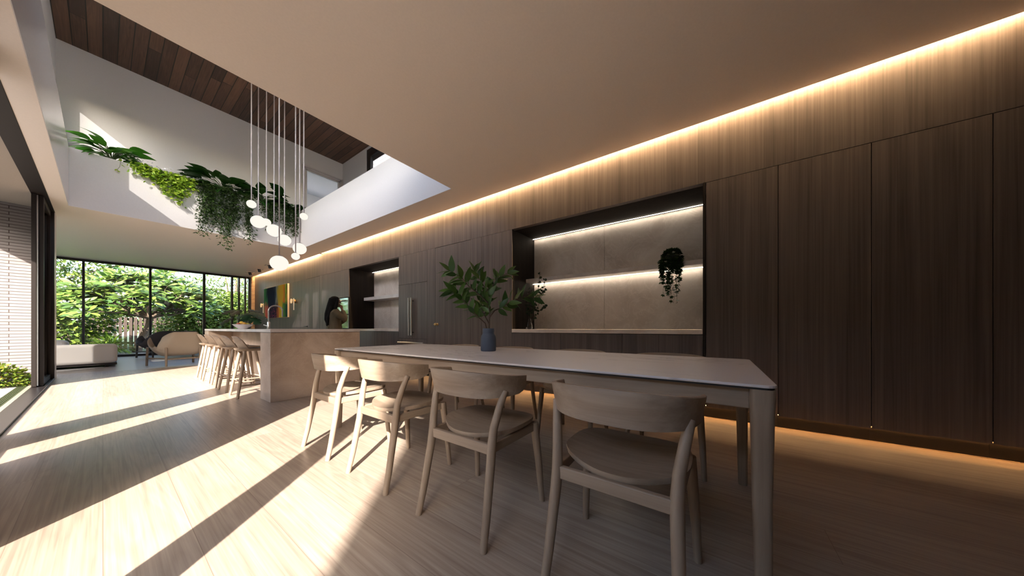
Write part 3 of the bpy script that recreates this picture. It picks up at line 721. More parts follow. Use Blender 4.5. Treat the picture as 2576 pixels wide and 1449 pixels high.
# pendants --------------------------------------------------------------
PD = [(1.5, 4.43, 1.4506, .137, 'small pendant globe, leftmost and highest of the cluster'), (1.75, 4.169, 1.188, .242, 'large pendant globe second from the left, overlapping a small one'), (1.75, 3.891, 1.125, .135, 'small pendant globe half hidden behind the large one at left'),
      (1.9, 3.656, .990, .236, 'large pendant globe in the middle, just right of the overlapping pair'), (1.65, 3.508, .641, .247, 'largest pendant globe, hanging lowest of the cluster'), (2.05, 3.365, .842, .215, 'medium pendant globe with a cord passing in front of its left side'),
      (1.95, 3.090, .648, .126, 'small low pendant globe directly under a larger one at right'), (2.1, 2.996, .702, .212, 'medium pendant globe at the lower right, just above a small low one'), (2.1, 2.906, .966, .125, 'small pendant globe, rightmost, in front of the white upstand')]
for x, ry, rz_, D, lab in PD:
    y = x*ry; z = .93 + x*rz_
    t = thing('pendant_light', lab, 'pendant lamp', (x, y, z), group='cluster of glowing globe pendants')
    build('globe', MB().ball((0,0,0), D/2, D/2, D/2*.96, 28, 18), M['globe'], t, smooth=True)
    build('cap', MB().lathe([(.001, D*.515), (D*.13, D*.51), (D*.22, D*.455), (D*.20, D*.43)], 20), M['cord'], t, smooth=True)
    build('cord', MB().tube([(0,0,D*.49), (0,0,UZ-z-.02)], .0085, 10), M['cord'], t, smooth=True)
    build('ceiling_rose', MB().lathe([(.05, UZ-z), (.05, UZ-z-.02), (.012, UZ-z-.03)], 18), M['cord'], t, smooth=True)

# painting and wall lamps --------------------------------------------------
def canvas_mat():
    m, nt, p, _ = new_mat('abstract_canvas'); L = nt.links
    tc = N(nt, 'ShaderNodeTexCoord'); sp = N(nt, 'ShaderNodeSeparateXYZ'); L.new(tc.outputs['Object'], sp.inputs[0])
    def Mt(op, a, b):
        n = N(nt, 'ShaderNodeMath', operation=op)
        for i, q in enumerate((a, b)):
            if isinstance(q, (int, float)): n.inputs[i].default_value = q
            else: L.new(q, n.inputs[i])
        return n.outputs[0]
    mp = N(nt, 'ShaderNodeMapping'); mp.inputs['Scale'].default_value = (1, 5.0, 1.1); L.new(tc.outputs['Object'], mp.inputs['Vector'])
    n1 = N(nt, 'ShaderNodeTexNoise', Scale=1.3, Detail=5.0, Distortion=.6); L.new(mp.outputs[0], n1.inputs['Vector'])
    n2 = N(nt, 'ShaderNodeTexNoise', Scale=2.6, Detail=4.0, Distortion=1.2); L.new(tc.outputs['Object'], n2.inputs['Vector'])
    u = Mt('ADD', Mt('ADD', Mt('MULTIPLY', sp.outputs['Y'], -1/2.45), .5), Mt('MULTIPLY', Mt('SUBTRACT', n1.outputs['Fac'], .5), .34))
    C_ = lambda *c: (*lin(*c)[:3], 1)
    hi = ramp(nt, u, [(0, C_(70,150,80)), (.10, C_(60,130,70)), (.16, C_(30,55,50)), (.22, C_(14,20,40)), (.48, C_(16,24,48)), (.56, C_(120,140,150)), (.63, C_(205,180,70)), (.80, C_(235,195,60)), (.88, C_(240,120,50)), (.94, C_(190,200,70)), (1, C_(60,120,80))])
    lo = ramp(nt, u, [(0, C_(110,160,90)), (.06, C_(235,150,110)), (.15, C_(235,95,75)), (.22, C_(40,30,50)), (.30, C_(14,14,34)), (.42, C_(26,16,44)), (.56, C_(18,24,40)), (.62, C_(225,130,60)), (.70, C_(235,200,50)), (.80, C_(220,200,70)), (.86, C_(80,140,70)), (1, C_(30,80,70))])
    zz = Mt('ADD', Mt('ADD', Mt('MULTIPLY', sp.outputs['Z'], 1/1.13), .5), Mt('MULTIPLY', Mt('SUBTRACT', n2.outputs['Fac'], .5), .5))
    k = ramp(nt, zz, [(.38, (0,0,0)), (.52, (1,1,1))]); mx = N(nt, 'ShaderNodeMix', data_type='RGBA'); L.new(k.outputs[0], mx.inputs[0]); L.new(lo.outputs[0], mx.inputs[6]); L.new(hi.outputs[0], mx.inputs[7])
    # pink strokes low in the dark field
    n3 = N(nt, 'ShaderNodeTexNoise', Scale=4.5, Detail=4.0, Distortion=2.0); L.new(tc.outputs['Object'], n3.inputs['Vector'])
    st_ = ramp(nt, n3.outputs['Fac'], [(.47, (0,0,0)), (.50, (1,1,1)), (.54, (0,0,0))]); zl = ramp(nt, sp.outputs['Z'], [(-.0, (1,1,1)), (.02, (0,0,0))])
    zl.color_ramp.elements[0].position = .0; zs = Mt('MULTIPLY', Mt('ADD', Mt('MULTIPLY', sp.outputs['Z'], -3.0), -.25), 1.0)
    zc = N(nt, 'ShaderNodeClamp'); L.new(zs, zc.inputs[0]); yk = N(nt, 'ShaderNodeClamp'); L.new(Mt('SUBTRACT', .9, Mt('MULTIPLY', Mt('ABSOLUTE', Mt('SUBTRACT', sp.outputs['Y'], .15), 0), 1.8)), yk.inputs[0])
    pk = Mt('MULTIPLY', Mt('MULTIPLY', st_.outputs[0], zc.outputs[0]), yk.outputs[0]); mx2 = N(nt, 'ShaderNodeMix', data_type='RGBA'); L.new(pk, mx2.inputs[0]); L.new(mx.outputs[2], mx2.inputs[6]); mx2.inputs[7].default_value = C_(235,90,130)
    L.new(mx2.outputs[2], p.inputs['Base Color']); p.inputs['Roughness'].default_value = .85; p.inputs['Specular IOR Level'].default_value = .15
    return m
t = thing('painting', 'large colourful abstract canvas on the far joinery wall, dark centre and yellow right', 'painting', (3.615, 13.035, 1.88))
build('canvas', B(-.026, -.024, -1.225, 1.225, -.567, .567), canvas_mat(), t)
build('stretcher', B(-.024, .024, -1.228, 1.228, -.57, .57), M['cream'], t, bevel=.002)
for y, l in ((14.40, 'round amber wall lamp with a vertical tube, left of the painting'), (11.30, 'round amber wall lamp with a vertical tube, right of the painting')):
    t = thing('wall_lamp', l, 'wall lamp', (W, y, 1.82), group='pair of wall lamps beside the painting')
    build('mount', MB().tube([(0,0,0), (-.098,0,0)], .062, 20), M['brass'], t, smooth=50)
    build('disc', MB().tube([(-.098,0,0), (-.112,0,0)], .078, 24), M['disc'], t, smooth=50)
    build('tube', MB().tube([(-.06,-.075,-.29), (-.06,-.075,.09)], .014, 12), M['bowl'], t, smooth=50)

# living room seating -------------------------------------------------------
t = thing('sofa', 'low cream sofa seen from behind at the left of the living area', 'sofa', (-1.2, 12.6, 0))
build('base', B(-1.40, 1.40, -.62, .86, .05, .10), M['oak_dark'], t, bevel=.01)
build('back_cushion', B(-1.41, 1.405, -.70, -.42, .10, .553), M['sofa'], t, bevel=.07, seg=5)
build('arm', B(1.13, 1.41, -.44, .88, .10, .50), M['sofa'], t, bevel=.07, seg=5)
for a in (-1.4, -.14): build('seat_cushion', B(a, a+1.25, -.42, .88, .10, .40), M['sofa'], t, bevel=.05, seg=4)
for x in (-1.3, 1.25):
    for y in (-.55, .78): build('foot', MB().tube([(x,y,0),(x,y,.06)], .03, 12), M['black'], t)
t = thing('ottoman_chair', 'rounded cream chair further back, just behind the low sofa', 'chair', (-1.05, 14.3, 0))
build('shell', B(-.52, .52, -.35, .40, .08, .615), M['sofa'], t, bevel=.12, seg=6); build('seat_pad', B(-.40, .40, -.1, .46, .30, .44), M['sofa'], t, bevel=.05, seg=4); build('base', B(-.40, .40, -.28, .32, 0, .08), M['oak_dark'], t)

def lounge(name, label, wide, mat, legmat, loc, rz):
    t = thing(name, label, 'chair', loc, rz)
    nu, nv = 28, 22; g = []
    prof = [(.36,.40),(.34,.36),(.20,.30),(0,.255),(-.18,.25),(-.29,.31),(-.355,.44),(-.40,.60),(-.43,.74),(-.445,.845)]
    def pr(q):
        x = q*(len(prof)-1); i = min(int(x), len(prof)-2); a, b = prof[i], prof[i+1]; k = x-i
        return a[0]+(b[0]-a[0])*k, a[1]+(b[1]-a[1])*k
    for j in range(nv+1):
        q = j/nv; y, z = pr(q)
        hw = wide*(.80 + .20*math.sin(PI*min(1, q*1.15))) * (1 if q < .8 else 1-.9*(q-.8)**1.5)
        for i in range(nu+1):
            s = -1 + 2*i/nu; e = abs(s); k = max(0, e-.55)/.45
            up = (.30*(1-q)**.8 + .02)*k**2 if q < .62 else .02*k
            fw = .24*k**2*max(0, (q-.35)/.65)**1.2
            dz = -.16*k**2*max(0, (q-.6)/.4)
            g.append((hw*s*(1+.10*k*math.sin(PI*q)), y + fw, z + up + dz))
    f = [(j*(nu+1)+i, j*(nu+1)+i+1, (j+1)*(nu+1)+i+1, (j+1)*(nu+1)+i) for j in range(nv) for i in range(nu)]
    o = build('shell', MB().add(g, f), mat, t, smooth=70); sd = o.modifiers.new('thick', 'SOLIDIFY'); sd.thickness = .035; sd.offset = 0; sb = o.modifiers.new('sub', 'SUBSURF'); sb.levels = 1; sb.render_levels = 1
    fx, bx = wide*.96, wide*.70
    for s in (-1, 1):
        build('leg', MB().tube([(s*fx, .32, 0), (s*fx*.98, .30, .46)], [.022, .024], 10), legmat, t, smooth=50)
        build('leg', MB().tube([(s*bx, -.36, 0), (s*bx, -.35, .44), (s*bx*.98, -.33, .50)], [.020, .026, .018], 10), legmat, t, smooth=50)
        build('side_rail', MB().obox((s*fx, .30, .19), (s*bx, -.35, .19), .022, .032), legmat, t, bevel=.004)
    build('cross_rail', MB().obox((-bx, -.35, .17), (bx, -.35, .17), .022, .030), legmat, t, bevel=.004)
    return t
lounge('lounge_chair', 'oatmeal tweed lounge chair with oak legs, back turned to the camera', .43, M['tweed'], M['oak_z'], (1.10, 11.33, 0), math.radians(13))
lounge('loveseat', 'wide charcoal lounge seat by the garden window behind the tweed chair', .74, M['charcoal'], M['oak_dark'], (1.36, 14.75, 0), math.radians(8))
# ================================================================== PLANTS INDOORS
def bez(a, b, c, n=6):
    a, b, c = Vector(a), Vector(b), Vector(c)
    return [a*(1-t)**2 + b*2*t*(1-t) + c*t*t for t in [i/n for i in range(n+1)]]
# slate jar on the table and the branch standing in it
t = thing('jar_vase', 'slate blue ceramic jar on the dining table', 'vase', (1.83, 1.53, .744))
build('body', MB().lathe([(.001,0),(.058,0),(.0625,.006),(.0635,.06),(.0625,.105),(.058,.125),(.048,.140),(.0465,.148),(.0475,.155),(.0475,.182),(.045,.186),(.041,.184),(.040,.15),(.05,.12),(.052,.02),(.001,.015)], 36), M['jar'], t, smooth=50)
FW = Vector((.8168, .5769, 0)); RT = Vector((.5769, -.8168, 0)); S_ = .00331   # a plane through the jar, squarely across the table
def bp(u, v, dep=0): return RT*((u-1229)*S_) + Vector((0,0,(884-v)*S_)) + FW*dep
t = thing('leafy_branch', 'branching stems of dark green lance leaves standing in the slate jar', 'plant', (1.83, 1.53, .744))
BR = [([(1229,862),(1231,827),(1232,788),(1227,753),(1218,723),(1203,699),(1191,680)], [0,0,0,.01,.02,.05,.07]),
      ([(1228,765),(1210,747),(1184,727),(1167,706),(1141,693)], [0,-.03,-.07,-.10,-.12]),
      ([(1230,850),(1222,816),(1199,794),(1177,768),(1160,749),(1146,739)], [0,-.02,-.05,-.06,-.09,-.1]),
      ([(1232,800),(1245,783),(1262,775),(1288,758),(1320,747),(1345,749)], [0,.0,.03,.04,.07,.08]),
      ([(1229,770),(1236,735),(1243,708),(1256,694),(1276,683)], [0,.04,.08,.11,.13]),
      ([(1230,815),(1215,790),(1205,772),(1213,748)], [0,.06,.10,.13])]
m = MB(); LP, LD, LS = [], [], []
rr_ = random.Random(4)
for pts, dep in BR:
    P = [bp(*p, d) for p, d in zip(pts, dep)]; n = len(P)
    m.tube(P, [.0058-.0040*i/(n-1) for i in range(n)], 8)
    L_ = sum((P[i+1]-P[i]).length for i in range(n-1)); cnt = int(L_/.0165); acc = 0
    for k in range(cnt):
        q = (k+.6)/cnt
        if q < .28 and len(pts) > 5: continue
        if q < .15: continue
        x = q*(n-1); i = min(int(x), n-2); p = P[i].lerp(P[i+1], x-i); d = (P[i+1]-P[i]).normalized()
        a = k*2.39 + rr_.uniform(-.4,.4); sd = d.cross(Vector((0,0,1))) ; sd = sd.normalized() if sd.length > .1 else RT
        up = sd.cross(d).normalized(); o = sd*math.cos(a) + up*math.sin(a)
        dr = (d*.55 + o*.9 + Vector((0,0,.10))).normalized(); dr = (dr - FW*(dr.dot(FW)*.45)).normalized()
        LP.append(p); LD.append(dr); LS.append(rr_.uniform(.8, 1.25))
    for s in (-.5, .5): LP.append(P[-1]); LD.append(((P[-1]-P[-2]).normalized() + Vector((0,0,s)) ).normalized()); LS.append(1.0)
build('stem', m, M['stem'], t, smooth=True)
LP = np.array([tuple(p) for p in LP]); LD = np.array([tuple(p) for p in LD])
leaves('foliage', leaf_base(.108, .044, 6, .22, .16, SH_LANCE), frames(LD, up=np.array([[-.65,-.45,.6]])+RNG.normal(0,.55,(len(LP),3))), LP, LS, M['lf_branch'], t)

# glass vase with eucalyptus in the niche
t = thing('glass_vase', 'small clear glass bottle vase on the niche counter at its left end', 'vase', (3.87, 2.40, .918))
build('body', MB().lathe([(.001,.002),(.045,.0),(.055,.012),(.052,.06),(.036,.12),(.022,.17),(.019,.215),(.022,.225)], 28), M['vaseglass'], t, smooth=True)
t = thing('eucalyptus_stems', 'dark round-leaved eucalyptus stems in the glass bottle vase', 'plant', (3.87, 2.40, .918))
m = MB(); LP, LD = [], []
for e, c in (((-.02,-.20,.84),(.0,-.16,.45)), ((.0,-.27,.60),(.0,-.05,.45)), ((.03,-.26,.36),(0,-.10,.23)), ((-.05,-.12,.52),(0,-.03,.3)), ((.04,.06,.46),(.01,.03,.3)), ((-.06,-.02,.62),(-.03,0,.3)), ((.0,-.28,.75),(.03,-.20,.42))):
    P = bez((0,0,.02), c, e, 12); m.tube(P, [.003]*13, 6)
    for k in range(4, 13):
        for s in (-1, 0, 1):
            d = (P[k]-P[k-1]).normalized(); o = Vector((random.uniform(-1,1), random.uniform(-1,1), random.uniform(-.5,.5)))
            LP.append(P[k]); LD.append((d*.5 + o.normalized()).normalized())
build('stem', m, M['stem'], t, smooth=True)
LP = np.array([tuple(p) for p in LP]); LD = np.array([tuple(p) for p in LD])
leaves('foliage', leaf_base(.042, .036, 4, .1, .1, lambda q: math.sin(PI*q)**.6 if 0 < q < 1 else 0), frames(LD, roll=RNG.uniform(-2,2,len(LP))), LP, RNG.uniform(.8,1.25,len(LP)), M['lf_branch2'], t)

# ivy on the niche shelf
t = thing('trailing_ivy', 'dark ivy in a small pot trailing off the right end of the niche shelf', 'plant', (4.12, .45, 1.741))
build('pot', MB().lathe([(.05,0),(.062,.10),(.057,.10),(.05,.02)], 20), M['jar'], t, smooth=50)
build('soil', MB().lathe([(.057,.09),(.001,.092)], 16), M['soil'], t)
m = MB(); LP, LD, LS = [], [], []
for k in range(40):
    y = random.uniform(-.12, .12); L_ = random.choice([.22,.3,.38,.45,.55])*random.uniform(.8,1.05)
    if abs(y) > .09: L_ *= .75
    x1 = -.10 - random.uniform(.0,.035)
    P = [Vector((0, y*.3, .09)), Vector((-.03, y*.6, .13)), Vector((x1, y*.9, .05))] + [Vector((x1+random.uniform(-.008,.008), y+random.uniform(-.012,.012), .05-L_*(j+1)/7)) for j in range(7)]
    m.tube(P, .0016, 5)
    for j in range(2, len(P)-1):
        for q in (.15, .5, .85):
            if random.random() < .12+.04*j: continue
            LP.append(P[j].lerp(P[j+1], q)); LD.append(Vector((-random.uniform(.2,1), random.uniform(-.9,.9), -random.uniform(.3,1)))); LS.append(random.uniform(.7,1.15))
for k in range(220):
    a = rdir(1, -.5, 1)[0]; LP.append(Vector((-.03+.075*a[0], .10*a[1], .075+.085*a[2]))); LD.append(Vector((a[0]-.4, a[1]*.8, a[2]-.3))); LS.append(random.uniform(.8,1.3))
build('stem', m, M['gstem'], t)
leaves('foliage', star_leaf(.029), frames(np.array([tuple(p) for p in LD]), roll=RNG.uniform(-.7,.7,len(LP))), np.array([tuple(p) for p in LP]), LS, M['lf_ivy'], t)

# monstera on the island
t = thing('monstera_vase', 'dark vase of drooping monstera leaves behind the fruit bowl', 'plant', (1.74, 8.18, .918))
build('vase', MB().lathe([(.05,0),(.075,.03),(.08,.09),(.05,.15),(.035,.17),(.04,.18)], 24), M['jar'], t, smooth=True)
def mon_leaf():
    pts = []; n = 44
    for k in range(n):
        a = 2*PI*k/n; r = .17*(1 - .32*math.cos(a))*(1.0)
        if k % 6 in (2,) and abs(math.cos(a)) < .93: r *= .52
        pts.append((.13 - r*math.cos(a)*1.05, r*math.sin(a)*1.02))
    v = [(.13, 0, .0)] + [(x, y, -.55*(x*x)*1.2 - .5*y*y) for x, y in pts]
    return np.array(v), np.array([(0, 1+k, 1+(k+1) % n) for k in range(n)])
ML = [((-.13,.15,.40),(-.55,.75,-.15)), ((-.02,.05,.42),(-.45,.35,-.25)), ((.02,-.16,.33),(-.35,-.55,-.30)), ((.1,-.30,.33),(.25,-.9,-.25)), ((-.16,.20,.24),(-.7,.5,-.45)), ((.12,.12,.42),(.5,.6,-.1)), ((-.05,-.12,.16),(-.4,-.5,-.7)), ((.05,-.38,.24),(.1,-.9,-.55))]
m = MB()
for p, d in ML: m.tube(bez((0,0,.05), (p[0]*.3, p[1]*.3, p[2]+.08), p, 8), .006, 6)
build('stem', m, M['gstem'], t, smooth=True)
leaves('foliage', mon_leaf(), frames(np.array([d for _, d in ML])), np.array([p for p, _ in ML]), [.66,.72,.76,.68,.68,.64,.5,.6], M['lf_mon'], t)

# planter on the void edge -------------------------------------------------------
def phil(lab, c, n, spread, mat, L_=.34, lo=-.1, hi=.9):
    t = thing('philodendron', lab, 'plant', c, group='big-leaved plants in the upstairs planter')
    m = MB(); LP, LD, LS = [], [], []
    for k in range(n):
        a = k*2.4 + random.uniform(-.4,.4); e = random.uniform(lo, hi); r = random.uniform(.5, 1)*spread
        d = Vector((math.cos(a)*1.25, math.sin(a)*.75, 0)); p = Vector((d.x*r*.55, d.y*r*.4, .06 + .30*max(0, e)*random.uniform(.6,1)))
        m.tube(bez((0,0,0), (p.x*.3,p.y*.3,p.z), p, 5), .006, 5)
        LP.append(tuple(p)); LD.append((d.x, d.y, e*.8 - .05)); LS.append(random.uniform(.75, 1.15))
    build('stem', m, M['gstem'], t, smooth=True)
    leaves('foliage', leaf_base(L_, L_*.56, 7, .20, .55, SH_OVAL), frames(np.array(LD), roll=RNG.uniform(-.5,.5,n)), np.array(LP), LS, mat, t)
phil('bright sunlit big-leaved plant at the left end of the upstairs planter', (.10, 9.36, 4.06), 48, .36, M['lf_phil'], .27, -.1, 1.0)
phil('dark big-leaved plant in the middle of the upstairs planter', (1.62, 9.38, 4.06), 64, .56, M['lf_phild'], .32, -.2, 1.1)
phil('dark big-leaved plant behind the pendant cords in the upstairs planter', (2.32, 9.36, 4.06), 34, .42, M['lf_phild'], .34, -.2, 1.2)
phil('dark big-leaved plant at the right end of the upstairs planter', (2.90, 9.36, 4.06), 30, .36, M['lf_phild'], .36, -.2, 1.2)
def vine(lab, xs, nst, Lf, leaf, mat, ls, step, z0=4.09, out=.05, fluff=.05, drift=0., name='trailing_vine'):
    cx = sum(xs)/2; t = thing(name, lab, 'plant', (cx, 9.19, z0), group='vines hanging from the upstairs planter'); m = MB(); LP, LD = [], []
    for k in range(nst):
        x, L_ = Lf(random.random()); x -= cx; o = -random.uniform(.02, out+.02)
        n = max(4, int(L_/.09)); P = [Vector((x, .16, -.06)), Vector((x, .05, .03)), Vector((x+.01, o, .0))]
        for j in range(1, n+1): P.append(Vector((x + drift*L_*j/n + random.uniform(-.022,.022), o + random.uniform(-.012,.012), -L_*j/n)))
        m.tube(P, .0022, 5)
        for j in range(1, len(P)-1):
            sl = (P[j+1]-P[j]).length; c = max(1, int(sl/step))
            for q in range(c):
                p = P[j].lerp(P[j+1], (q+random.random())/c); d = Vector((random.uniform(-1,1), -random.uniform(-.1,1), random.uniform(-1,.35)))
                LP.append(tuple(p + d*fluff*random.random())); LD.append(tuple(d))
    build('stem', m, M['gstem'], t)
    leaves('foliage', leaf, frames(np.array(LD), roll=RNG.uniform(-1.2,1.2,len(LP))), np.array(LP), RNG.uniform(.7,1.25,len(LP))*ls, mat, t)
RL = leaf_base(.055, .048, 4, .12, .15, lambda q: math.sin(PI*q)**.55 if 0 < q < 1 else 0)
SLF = leaf_base(.054, .024, 3, .15, .15, SH_OVAL)
def L1(r):
    x = .32 + .80*random.random(); return x, (.20 + .42*math.exp(-((x-.80)/.22)**2))*random.uniform(.35,1.0)
vine('sunlit lime green creeper with round leaves spilling over the planter edge', (.2, 1.1), 84, L1, RL, M['lf_lime'], 1.0, .026, out=.07, fluff=.07, drift=.18)
def L1b(r): return random.choice([.18,.22,.30,.36]) , random.uniform(.10,.26)
vine('a few thin round-leaved tendrils hanging left of the lime creeper', (.15, .4), 5, L1b, RL, M['lf_lime'], .9, .07, out=.03, fluff=.03)
CL = [(1.27,.10,1.25),(1.42,.07,.95),(1.62,.13,1.35),(1.78,.06,.85),(2.0,.07,1.15)]
def L2(r):
    c = random.choice(CL); x = random.gauss(c[0], c[1]*.42); return x, c[2]*random.uniform(.45,1.05)
vine('long dark small-leaved vine hanging lowest from the middle of the planter', (1.2, 2.1), 62, L2, SLF, M['lf_vine'], 1.0, .016, out=.09, fluff=.06)
CL2 = [(2.30,.10,.72),(2.45,.09,.80),(2.75,.10,.85),(2.93,.06,.80),(2.60,.12,.5)]
def L3(r):
    c = random.choice(CL2); x = random.gauss(c[0], c[1]*.45); return min(x, 3.04), c[2]*random.uniform(.4,1.05)
vine('dark small-leaved vine behind the pendant cords at the right of the planter', (2.2, 3.0), 60, L3, SLF, M['lf_vine'], 1.0, .018, out=.08, fluff=.06)
t = thing('flowering_groundcover', 'tiny white flowers scattered along the left half of the planter', 'plant', (.65, 9.3, 4.05))
n = 170; xx = RNG.uniform(-.45,.62,n); P = np.stack([xx, RNG.uniform(-.16,.10,n), RNG.uniform(.05,.20,n)], 1); 
leaves('blossom', star_leaf(.019), frames(rdir(n, .1, 1)), P, RNG.uniform(.7,1.2,n), M['fl_white'], t)
leaves('foliage', SLF, frames(rdir(260, -.1, .8)), np.stack([RNG.uniform(-.45,.6,260), RNG.uniform(-.1,.16,260), RNG.uniform(0,.10,260)], 1), RNG.uniform(.7,1.2,260), M['lf_phild'], t)

# ================================================================== PERSON
def remesh_obj(name, mb, mat, parent, vox, smooth=4):
    o = build(name, mb, mat, parent)
    r = o.modifiers.new('fuse', 'REMESH'); r.mode = 'VOXEL'; r.voxel_size = vox
    s = o.modifiers.new('soft', 'SMOOTH'); s.iterations = smooth; s.factor = .5
    dg = bpy.context.evaluated_depsgraph_get(); me = bpy.data.meshes.new_from_object(o.evaluated_get(dg))
    o.modifiers.clear(); o.data = me; me.polygons.foreach_set('use_smooth', [True]*len(me.polygons))
    if not me.materials: me.materials.append(mat)
    return o
m = MB()   # body: head with face, neck, torso, arms, hands with five fingers, legs, feet
Rz = Matrix.Rotation(math.radians(8), 3, 'Y')
m.ball((.018,0,1.545), .092, .072, .105, 24, 16); m.ball((.040,0,1.475), .062, .056, .068, 20, 14)      # skull, jaw
m.tube([(.100,0,1.545),(.122,0,1.505),(.118,0,1.497)], [.008,.012,.009], 8)                               # nose
m.ball((.098,0,1.465), .012, .022, .008, 10, 8); m.ball((.092,0,1.430), .018, .020, .014, 10, 8)           # lips, chin
for s in (-1,1): m.ball((.012, s*.073, 1.51), .016, .008, .028, 10, 8); m.ball((.085, s*.030, 1.532), .013, .014, .009, 10, 8)
m.tube([(-.01,0,1.33),(.0,0,1.40),(.012,0,1.47)], [.062,.050,.050], 16)
m.tube([(0,0,.84),(0,0,.95),(0,0,1.05),(-.005,0,1.18),(-.01,0,1.30),(-.005,0,1.36)], [.14,.135,.115,.125,.12,.06], 18, sq=1.0)
ARM = [[(-.01,-.15,1.315),(.05,-.20,1.235),(.19,-.225,1.125),(.165,-.135,1.25),(.128,-.070,1.375)], [(-.01,.15,1.315),(.03,.19,1.20),(.10,.19,1.06),(.17,.06,1.085),(.185,-.09,1.115)]]
for A in ARM: m.tube(A, [.050,.046,.038,.032,.024], 12)
def hand(o, d, u, curl):
    o, d, u = Vector(o), Vector(d).normalized(), Vector(u).normalized(); sd = d.cross(u).normalized()
    m.tube([o, o+d*.04, o+d*.085], [.022,.034,.030], 10, sq=.5)
    for k, (off, L_) in enumerate(((-.027,.060),(-.009,.072),(.009,.068),(.026,.052))):
        a = o + d*.078 + sd*off; b = a + (d*math.cos(curl)+u*math.sin(curl))*L_*.55; c = b + (d*math.cos(2.2*curl)+u*math.sin(2.2*curl))*L_*.55
        m.tube([a, b, c], [.0085,.0080,.0065], 7)
    a = o + d*.02 - sd*.026; m.tube([a, a + d*.035 - sd*.026, a + d*.065 - sd*.022 + u*.012], [.010,.009,.007], 7)
hand(ARM[0][-1], (-.15,.25,1), (-.6,.3,0), .55); hand(ARM[1][-1], (.1,-1,.25), (-.4,0,.6), .5)
for s in (-1,1): m.tube([(0,s*.085,.86),(.01,s*.09,.66),(.015,s*.09,.47),(-.01,s*.09,.28),(-.01,s*.09,.09)], [.085,.072,.050,.048,.034], 14); m.tube([(-.045,s*.09,.035),(.05,s*.092,.04),(.14,s*.10,.025)], [.032,.036,.022], 12)
pr = remesh_obj('person', m, M['skin'], None, .0055, 3); pr.location = (3.05, 7.10, 0); pr.rotation_euler = (0,0,math.radians(-16))
tag(pr, 'woman in an olive-brown coat with long black hair standing behind the island', 'person')
m = MB()   # coat: one shell, collar to mid-thigh
def er(cx, rx, ry, z, n=28): return [(cx+rx*math.cos(2*PI*k/n), ry*math.sin(2*PI*k/n), z) for k in range(n)]
m.rings([er(.01,.165,.20,.62), er(0,.16,.195,.80), er(0,.145,.18,.95), er(-.005,.138,.17,1.08), er(-.012,.145,.18,1.20), er(-.018,.130,.178,1.29), er(-.018,.095,.120,1.345), er(-.012,.072,.075,1.385)])
for A in ARM: m.tube([A[0], A[1], A[2], Vector(A[2]).lerp(Vector(A[3]), .6), Vector(A[3]).lerp(Vector(A[4]), .62)], [.078,.074,.062,.054,.044], 14)
for s in (-1,1): m.ball((-.01, s*.145, 1.30), .07, .07, .06, 16, 10)
m.tube([(-.02,.085,1.37),(-.085,.04,1.40),(-.095,0,1.405),(-.085,-.04,1.40),(-.02,-.085,1.37),(.06,-.06,1.30),(.12,-.02,1.18)], .022, 8)
for s in (-.5, .1, .55): m.tube([(-.13, s*.18, 1.0), (-.165, s*.22, .64)], .02, 8)
remesh_obj('coat', m, M['coat'], pr, .008, 3)
m = MB()
for s in (-1,1): m.tube([(0,s*.085,.84),(.01,s*.09,.66),(.015,s*.09,.47),(-.01,s*.09,.28),(-.01,s*.09,.10)], [.098,.085,.068,.062,.055], 16)
remesh_obj('trousers', m, M['trouser'], pr, .010, 2)
for s in (-1,1):
    m = MB(); m.tube([(-.055,s*.09,.04),(.05,s*.092,.045),(.15,s*.10,.03)], [.038,.042,.026], 14); build('shoe', m, M['black'], pr, smooth=True)
m = MB()   # long black hair down the back
m.ball((-.004,0,1.56), .112, .094, .105, 24, 16); m.tube([(-.03,0,1.60),(-.055,0,1.48),(-.085,-.01,1.36),(-.125,-.02,1.24),(-.150,-.02,1.12),(-.150,-.02,1.03)], [.085,.092,.092,.080,.058,.022], 16)
for k in range(9):
    y = -.085+.0205*k; q = random.uniform(0,.05); m.tube([(-.06,y*.8,1.42),(-.095-q*.3,y*1.05,1.28),(-.135-q*.4,y*1.1,1.16),(-.145,y*1.0,1.05-q),(-.13,y*.9,.99-q)], [.04,.034,.028,.020,.006], 10); m.tube([(-.06,-.07,1.42),(-.10,-.085,1.28),(-.125,-.075,1.14),(-.12,-.06,1.06)], [.05,.05,.04,.02], 12)
for s in (-1,1): m.tube([(.03,s*.055,1.63),(.045,s*.080,1.56),(.020,s*.088,1.45),(-.02,s*.10,1.33),(-.09,s*.09,1.22)], [.03,.026,.034,.040,.03], 12)
h = remesh_obj('hair', m, M['hair'], pr, .007, 4)
bmh = bmesh.new(); bmh.from_mesh(h.data)   # leave the face free
kill = [v for v in bmh.verts if v.co.x > .070 and abs(v.co.y) < .075 and v.co.z < 1.605]
bmesh.ops.delete(bmh, geom=kill, context='VERTS'); bmh.to_mesh(h.data); bmh.free()
m = MB()
for s in (-1,1): m.tube([(.118, s*.033+.026*math.cos(a), 1.532+.022*math.sin(a)) for a in [2*PI*k/16 for k in range(17)]], .0022, 6); m.tube([(.118,s*.058,1.536),(.03,s*.080,1.54)], .002, 6)
m.tube([(.118,-.008,1.536),(.118,.008,1.536)], .002, 6)
build('glasses', m, M['black'], pr, smooth=True)

